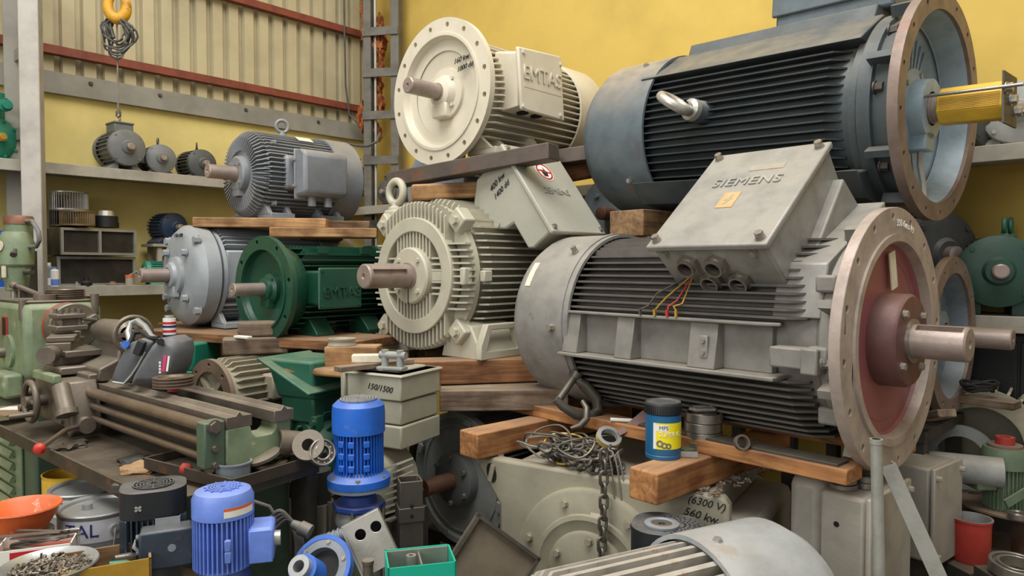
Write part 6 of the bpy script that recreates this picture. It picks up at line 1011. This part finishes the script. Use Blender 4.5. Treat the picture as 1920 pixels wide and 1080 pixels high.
text(lb, 'MPS', .017, (0, 0, hh*.575), (math.cos(math.radians(-18)), math.sin(math.radians(-18)), 0), (0, 0, 1), 'blueink', .0003, cyl=r+.0013); text(lb, 'SUPER G', .0195, (0, 0, hh*.46), (math.cos(math.radians(4)), math.sin(math.radians(4)), 0), (0, 0, 1), 'labelw', .0006, cyl=r+.0013); text(lb, 'SUPER G', .0195, (0, 0, hh*.457), (math.cos(math.radians(5)), math.sin(math.radians(5)), 0), (0, 0, 1), 'brass', .0001, cyl=r+.001)
for k, (a, z, q) in enumerate(((-120, .30, .011), (-106, .27, .010), (-93, .26, .009))): aa = math.radians(a); obj('bearing_print', MB().ring(((r+.0008)*math.cos(aa), (r+.0008)*math.sin(aa), hh*z), (math.cos(aa), math.sin(aa), 0), q*.5, q, .0008, 20), 'greyd', lb)
p = PZ(1318, 842, zB)
for k in range(4): bearing(['lowest bearing of the stack beside the grease tub', 'second bearing of the stack beside the grease tub', 'third bearing of the stack beside the grease tub', 'topmost bearing of the stack beside the grease tub'][k], p+Vector((.003*(k % 2), 0, .0005+.0315*k)), .061, .034, .03, m='steel')
o = MB(); o.tube([(-.035, -.02, 0), (.03, -.022, 0), (.04, -.01, .002), (.035, .015, .004), (-.03, .022, .002), (-.042, .005, 0)], .007, 10, True); one('steel_ring', 'bent steel link lying on top of the bearing stack', 'link', o, 'silver', p+Vector((0, 0, .136)), 10)
t = thing('lifting_shackle', 'heavy grey bow shackle with pin on the left beam', 'shackle', PZ(1095, 790, zB+.02), 0); c0 = PZ(1095, 790, zB+.02); Ys = c0.y
def S(px, py, dy=0): return P(px, py, Ys+dy)-c0
obj('bow', MB().tube([S(1075, 708), S(1098, 722), S(1118, 745), S(1122, 768), S(1108, 782, -.02), S(1080, 778, -.04), S(1055, 762, -.05), S(1042, 748, -.05)], [.014, .018, .021, .021, .021, .019, .017, .015], 12), 'chain', t); obj('pin', MB().cyl(S(1082, 700), S(1042, 758, -.05), .014).cyl(S(1084, 697), S(1078, 707), .022), 'chain', t); obj('pin_plate', MB().box(S(1078, 706), (.05, .03, .012), Matrix.Rotation(.5, 3, 'Y')), 'chain', t)
o = MB(); c1 = PZ(1100, 800, zB+.02); pts = [P(1092, 752, Ys-.08)-c1, P(1100, 765, Ys-.1)-c1, P(1100, 785, Ys-.12)-c1, P(1088, 798, Ys-.12)-c1, P(1070, 803, Ys-.12)-c1]; o.tube(pts, [.009, .012, .013, .012, .006], 10); one('steel_hook', 'curved grey steel hook beside the shackle', 'hook', o, 'chain', c1)
# chain
ct_ = thing('steel_chain', 'grey steel chain hanging down over the beige motor', 'chain', PZ(1140, 850, zH+.02), 0); c0 = Vector(ct_.location)
lk = None
def link(p, d, roll, L=.048, w_=.0135, r=.0054):
    global lk
    if lk is None:
        pts = [(w_*math.cos(a), 0, (L/2-w_)*(1 if math.sin(a) >= 0 else -1)+w_*math.sin(a)) for a in [2*math.pi*i/16 for i in range(16)]]
        lk = obj('chain_link', MB().tube(pts, r, 7, True), 'chain', ct_); o = lk
    else: o = lk.copy(); COL.objects.link(o)
    o.matrix_basis = Matrix.Translation(Vector(p)-c0) @ Vector(d).to_track_quat('Z', 'Y').to_matrix().to_4x4() @ Matrix.Rotation(roll, 4, 'Z'); return o
fp = HM.inverted(); edge = HM @ Vector((.44, -.02, zH+.005)); topc = P(1130, 850, edge.y-.02)
x0 = topc; n = 20
for i in range(16):
    q = topc+Vector((-.0014*i, -.03-.045*min(1, i/4), -.0355*i)); link(q, (0, 0.02, 1), math.pi/2*(i % 2)+.3)
for i in range(46):
    a = i*.62; rr = .03+.0016*i; q = HM @ Vector((.40+.13*math.sin(i*.37)+.01*math.cos(a), .06+.05*math.cos(i*.53), zH+.012+.055*abs(math.sin(i*.9))*(i < 34)))
    link(q, (math.cos(a), math.sin(a), .25*math.sin(i)), i*1.1)
# cables tangled round the chain
rnd = random.Random(11)
def spl(pts, k=6):
    out = []
    for i in range(len(pts)-1):
        p0, p1, p2, p3 = pts[max(i-1, 0)], pts[i], pts[i+1], pts[min(i+2, len(pts)-1)]
        for j in range(k): q = j/k; out.append(.5*((2*p1)+(p2-p0)*q+(2*p0-5*p1+4*p2-p3)*q*q+(3*p1-p0-3*p2+p3)*q**3))
    return out+[pts[-1]]
for i in range(22):
    cxx, cyy, czz, rr, pp, tl = .27+rnd.uniform(-.06, .24), .06+rnd.uniform(-.03, .1), zH+rnd.uniform(.03, .075), rnd.uniform(.03, .065), rnd.uniform(0, 6.3), rnd.uniform(-.9, .9)
    pts = [HM @ Vector((cxx+rr*1.5*math.cos(pp+k*.8)+rnd.uniform(-.012, .012), cyy+rr*math.sin(pp+k*.8)*math.cos(tl), max(zH+.006, czz+rr*math.sin(pp+k*.8)*math.sin(tl)+rnd.uniform(-.01, .01)))) for k in range(rnd.choice((5, 7, 9)))]; c1 = pts[0]; o = MB(); o.tube(spl([q-c1 for q in pts]), .0042, 6)
    oo = one('loose_wire', 'tangled grey wire lying between the two timber beams', 'wire', o, 'brass' if i in (4, 13) else ['cable', 'wire', 'chain'][i % 3], c1, group='tangled wires on the beige motor')
for i, (px, L) in enumerate(((1147, 175), (1158, 130), (1166, 115))):
    pts = [P(px-8, 850, edge.y-.03), P(px, 880, edge.y-.05), P(px+8, 880+L*.5, edge.y-.06), P(px+14, 880+L, edge.y-.06)]; c1 = pts[0]; o = MB(); o.tube(spl([q-c1 for q in pts]), .003, 6); one('loose_wire', ['longest', 'middle', 'shortest'][i]+' thin wire hanging beside the chain', 'wire', o, 'wire', c1)
pq = HM @ Vector((.40, .1, zH+.06)); t = thing('tape_roll', 'silver and yellow tape roll lying in the wire tangle', 'tape roll', P(1140, 818, pq.y), 0); obj('roll', MB().ring((0, 0, -.012), (.15, -.6, .8), .03, .045, .022, 32), 'tin', t); obj('yellow_band', MB().ring((.0005, -.002, -.0095), (.15, -.6, .8), .044, .0458, .012, 32), 'yellowp', t)
a, b = P(1160, 815, pq.y), P(1213, 783, pq.y+.02); o = MB(); o.tube([Vector((0, 0, 0)), (b-a)*.5, (b-a)], [.014, .022, .032], 4); one('rusty_wedge', 'rust pink steel wedge stuck in the tangle behind the tub', 'wedge', o, 'm1hub', a)
o = MB(); o.ring((0, 0, 0), (0, 0, 1), .024, .027, .03); one('black_strap', 'crumpled black mesh strap on the left beam end', 'strap', o, 'black', PZ(1015, 772, zB+.001)); o = MB(); o.cyl((0, 0, 0), (.08, -.02, 0), .007); one('white_marker', 'small white marker lying under the front motor', 'marker', o, 'labelw', lp(.86, .30, zB+.054)); disc('small steel collar lying under the front motor fins', lp(.34, .30, zB+.064), .024, .016, 'lmetal', (1.2, .3, 0), .018)
one('green_scraper', 'pale green plastic scraper in front of the bearings', 'scraper', MB().bx(-.03, .03, -.018, .018, 0, .012), 'olive', PZ(1292, 846, zB+.001), 20, bev=.004); one('angle_piece', 'small perforated aluminium angle beside the tub', 'angle', MB().bx(-.03, .03, -.002, .002, 0, .02).bx(-.03, .03, -.002, .016, 0, .002), 'alu', PZ(1290, 858, zB+.001), -10)
# loose screws on the beige motor
rnd = random.Random(5); proto = None
for i in range(46):
    px = 1310+150*rnd.random(); py = 925-(px-1310)*.36+rnd.uniform(-12, 10); q = PZ(px, py, zH+.004)
    mb = MB(); L = rnd.choice((.018, .026, .034)); mb.cyl((0, 0, 0), (L, 0, 0), .0032, n=8).prism(circ(.0065, 6), frame((-.004, 0, 0), (1, 0, 0)), .005) if i % 4 else mb.ring((0, 0, -.002), (0, 0, 1), .006, .011, .003, 16)
    one('loose_screw' if i % 4 else 'loose_washer', 'small dull loose screw scattered on the beige motor top' if i % 4 else 'small dull loose washer scattered on the beige motor top', 'screw' if i % 4 else 'washer', mb, ['lmetal', 'steel', 'rustshaft', 'bolt'][i % 4], q, rnd.uniform(0, 360), group='loose screws on the beige motor' if i % 4 else 'loose washers on the beige motor')

mb = MB()
for k in range(5): mb.tube([(.05*math.cos(a+k)*(1+.1*k), .035*math.sin(a+k), .008+.006*k+.006*math.sin(3*a)) for a in [2*math.pi*i/20 for i in range(20)]], .007, 7, True)
one('cable_heap', 'black cable heap lying on the pale plank at the right', 'cable', mb, 'black', P(1836, 738, 2.79)+Vector((0, 0, .01)))
one('plywood_sheet', 'thin brown plywood offcut on the lathe cabinet edge', 'plywood', MB().bx(-.11, .12, -.1, .1, 0, .006), 'woodd', onl(-1.62, -.13, .822), -20)
one('paper_scrap', 'crumpled white paper scrap on the plywood offcut', 'paper', MB().prism([(-.05, -.02), (.03, -.03), (.05, .0), (.02, .03), (-.03, .025)], Matrix(), .01), 'labelw', onl(-1.60, -.12, .829), 10, bev=.003)
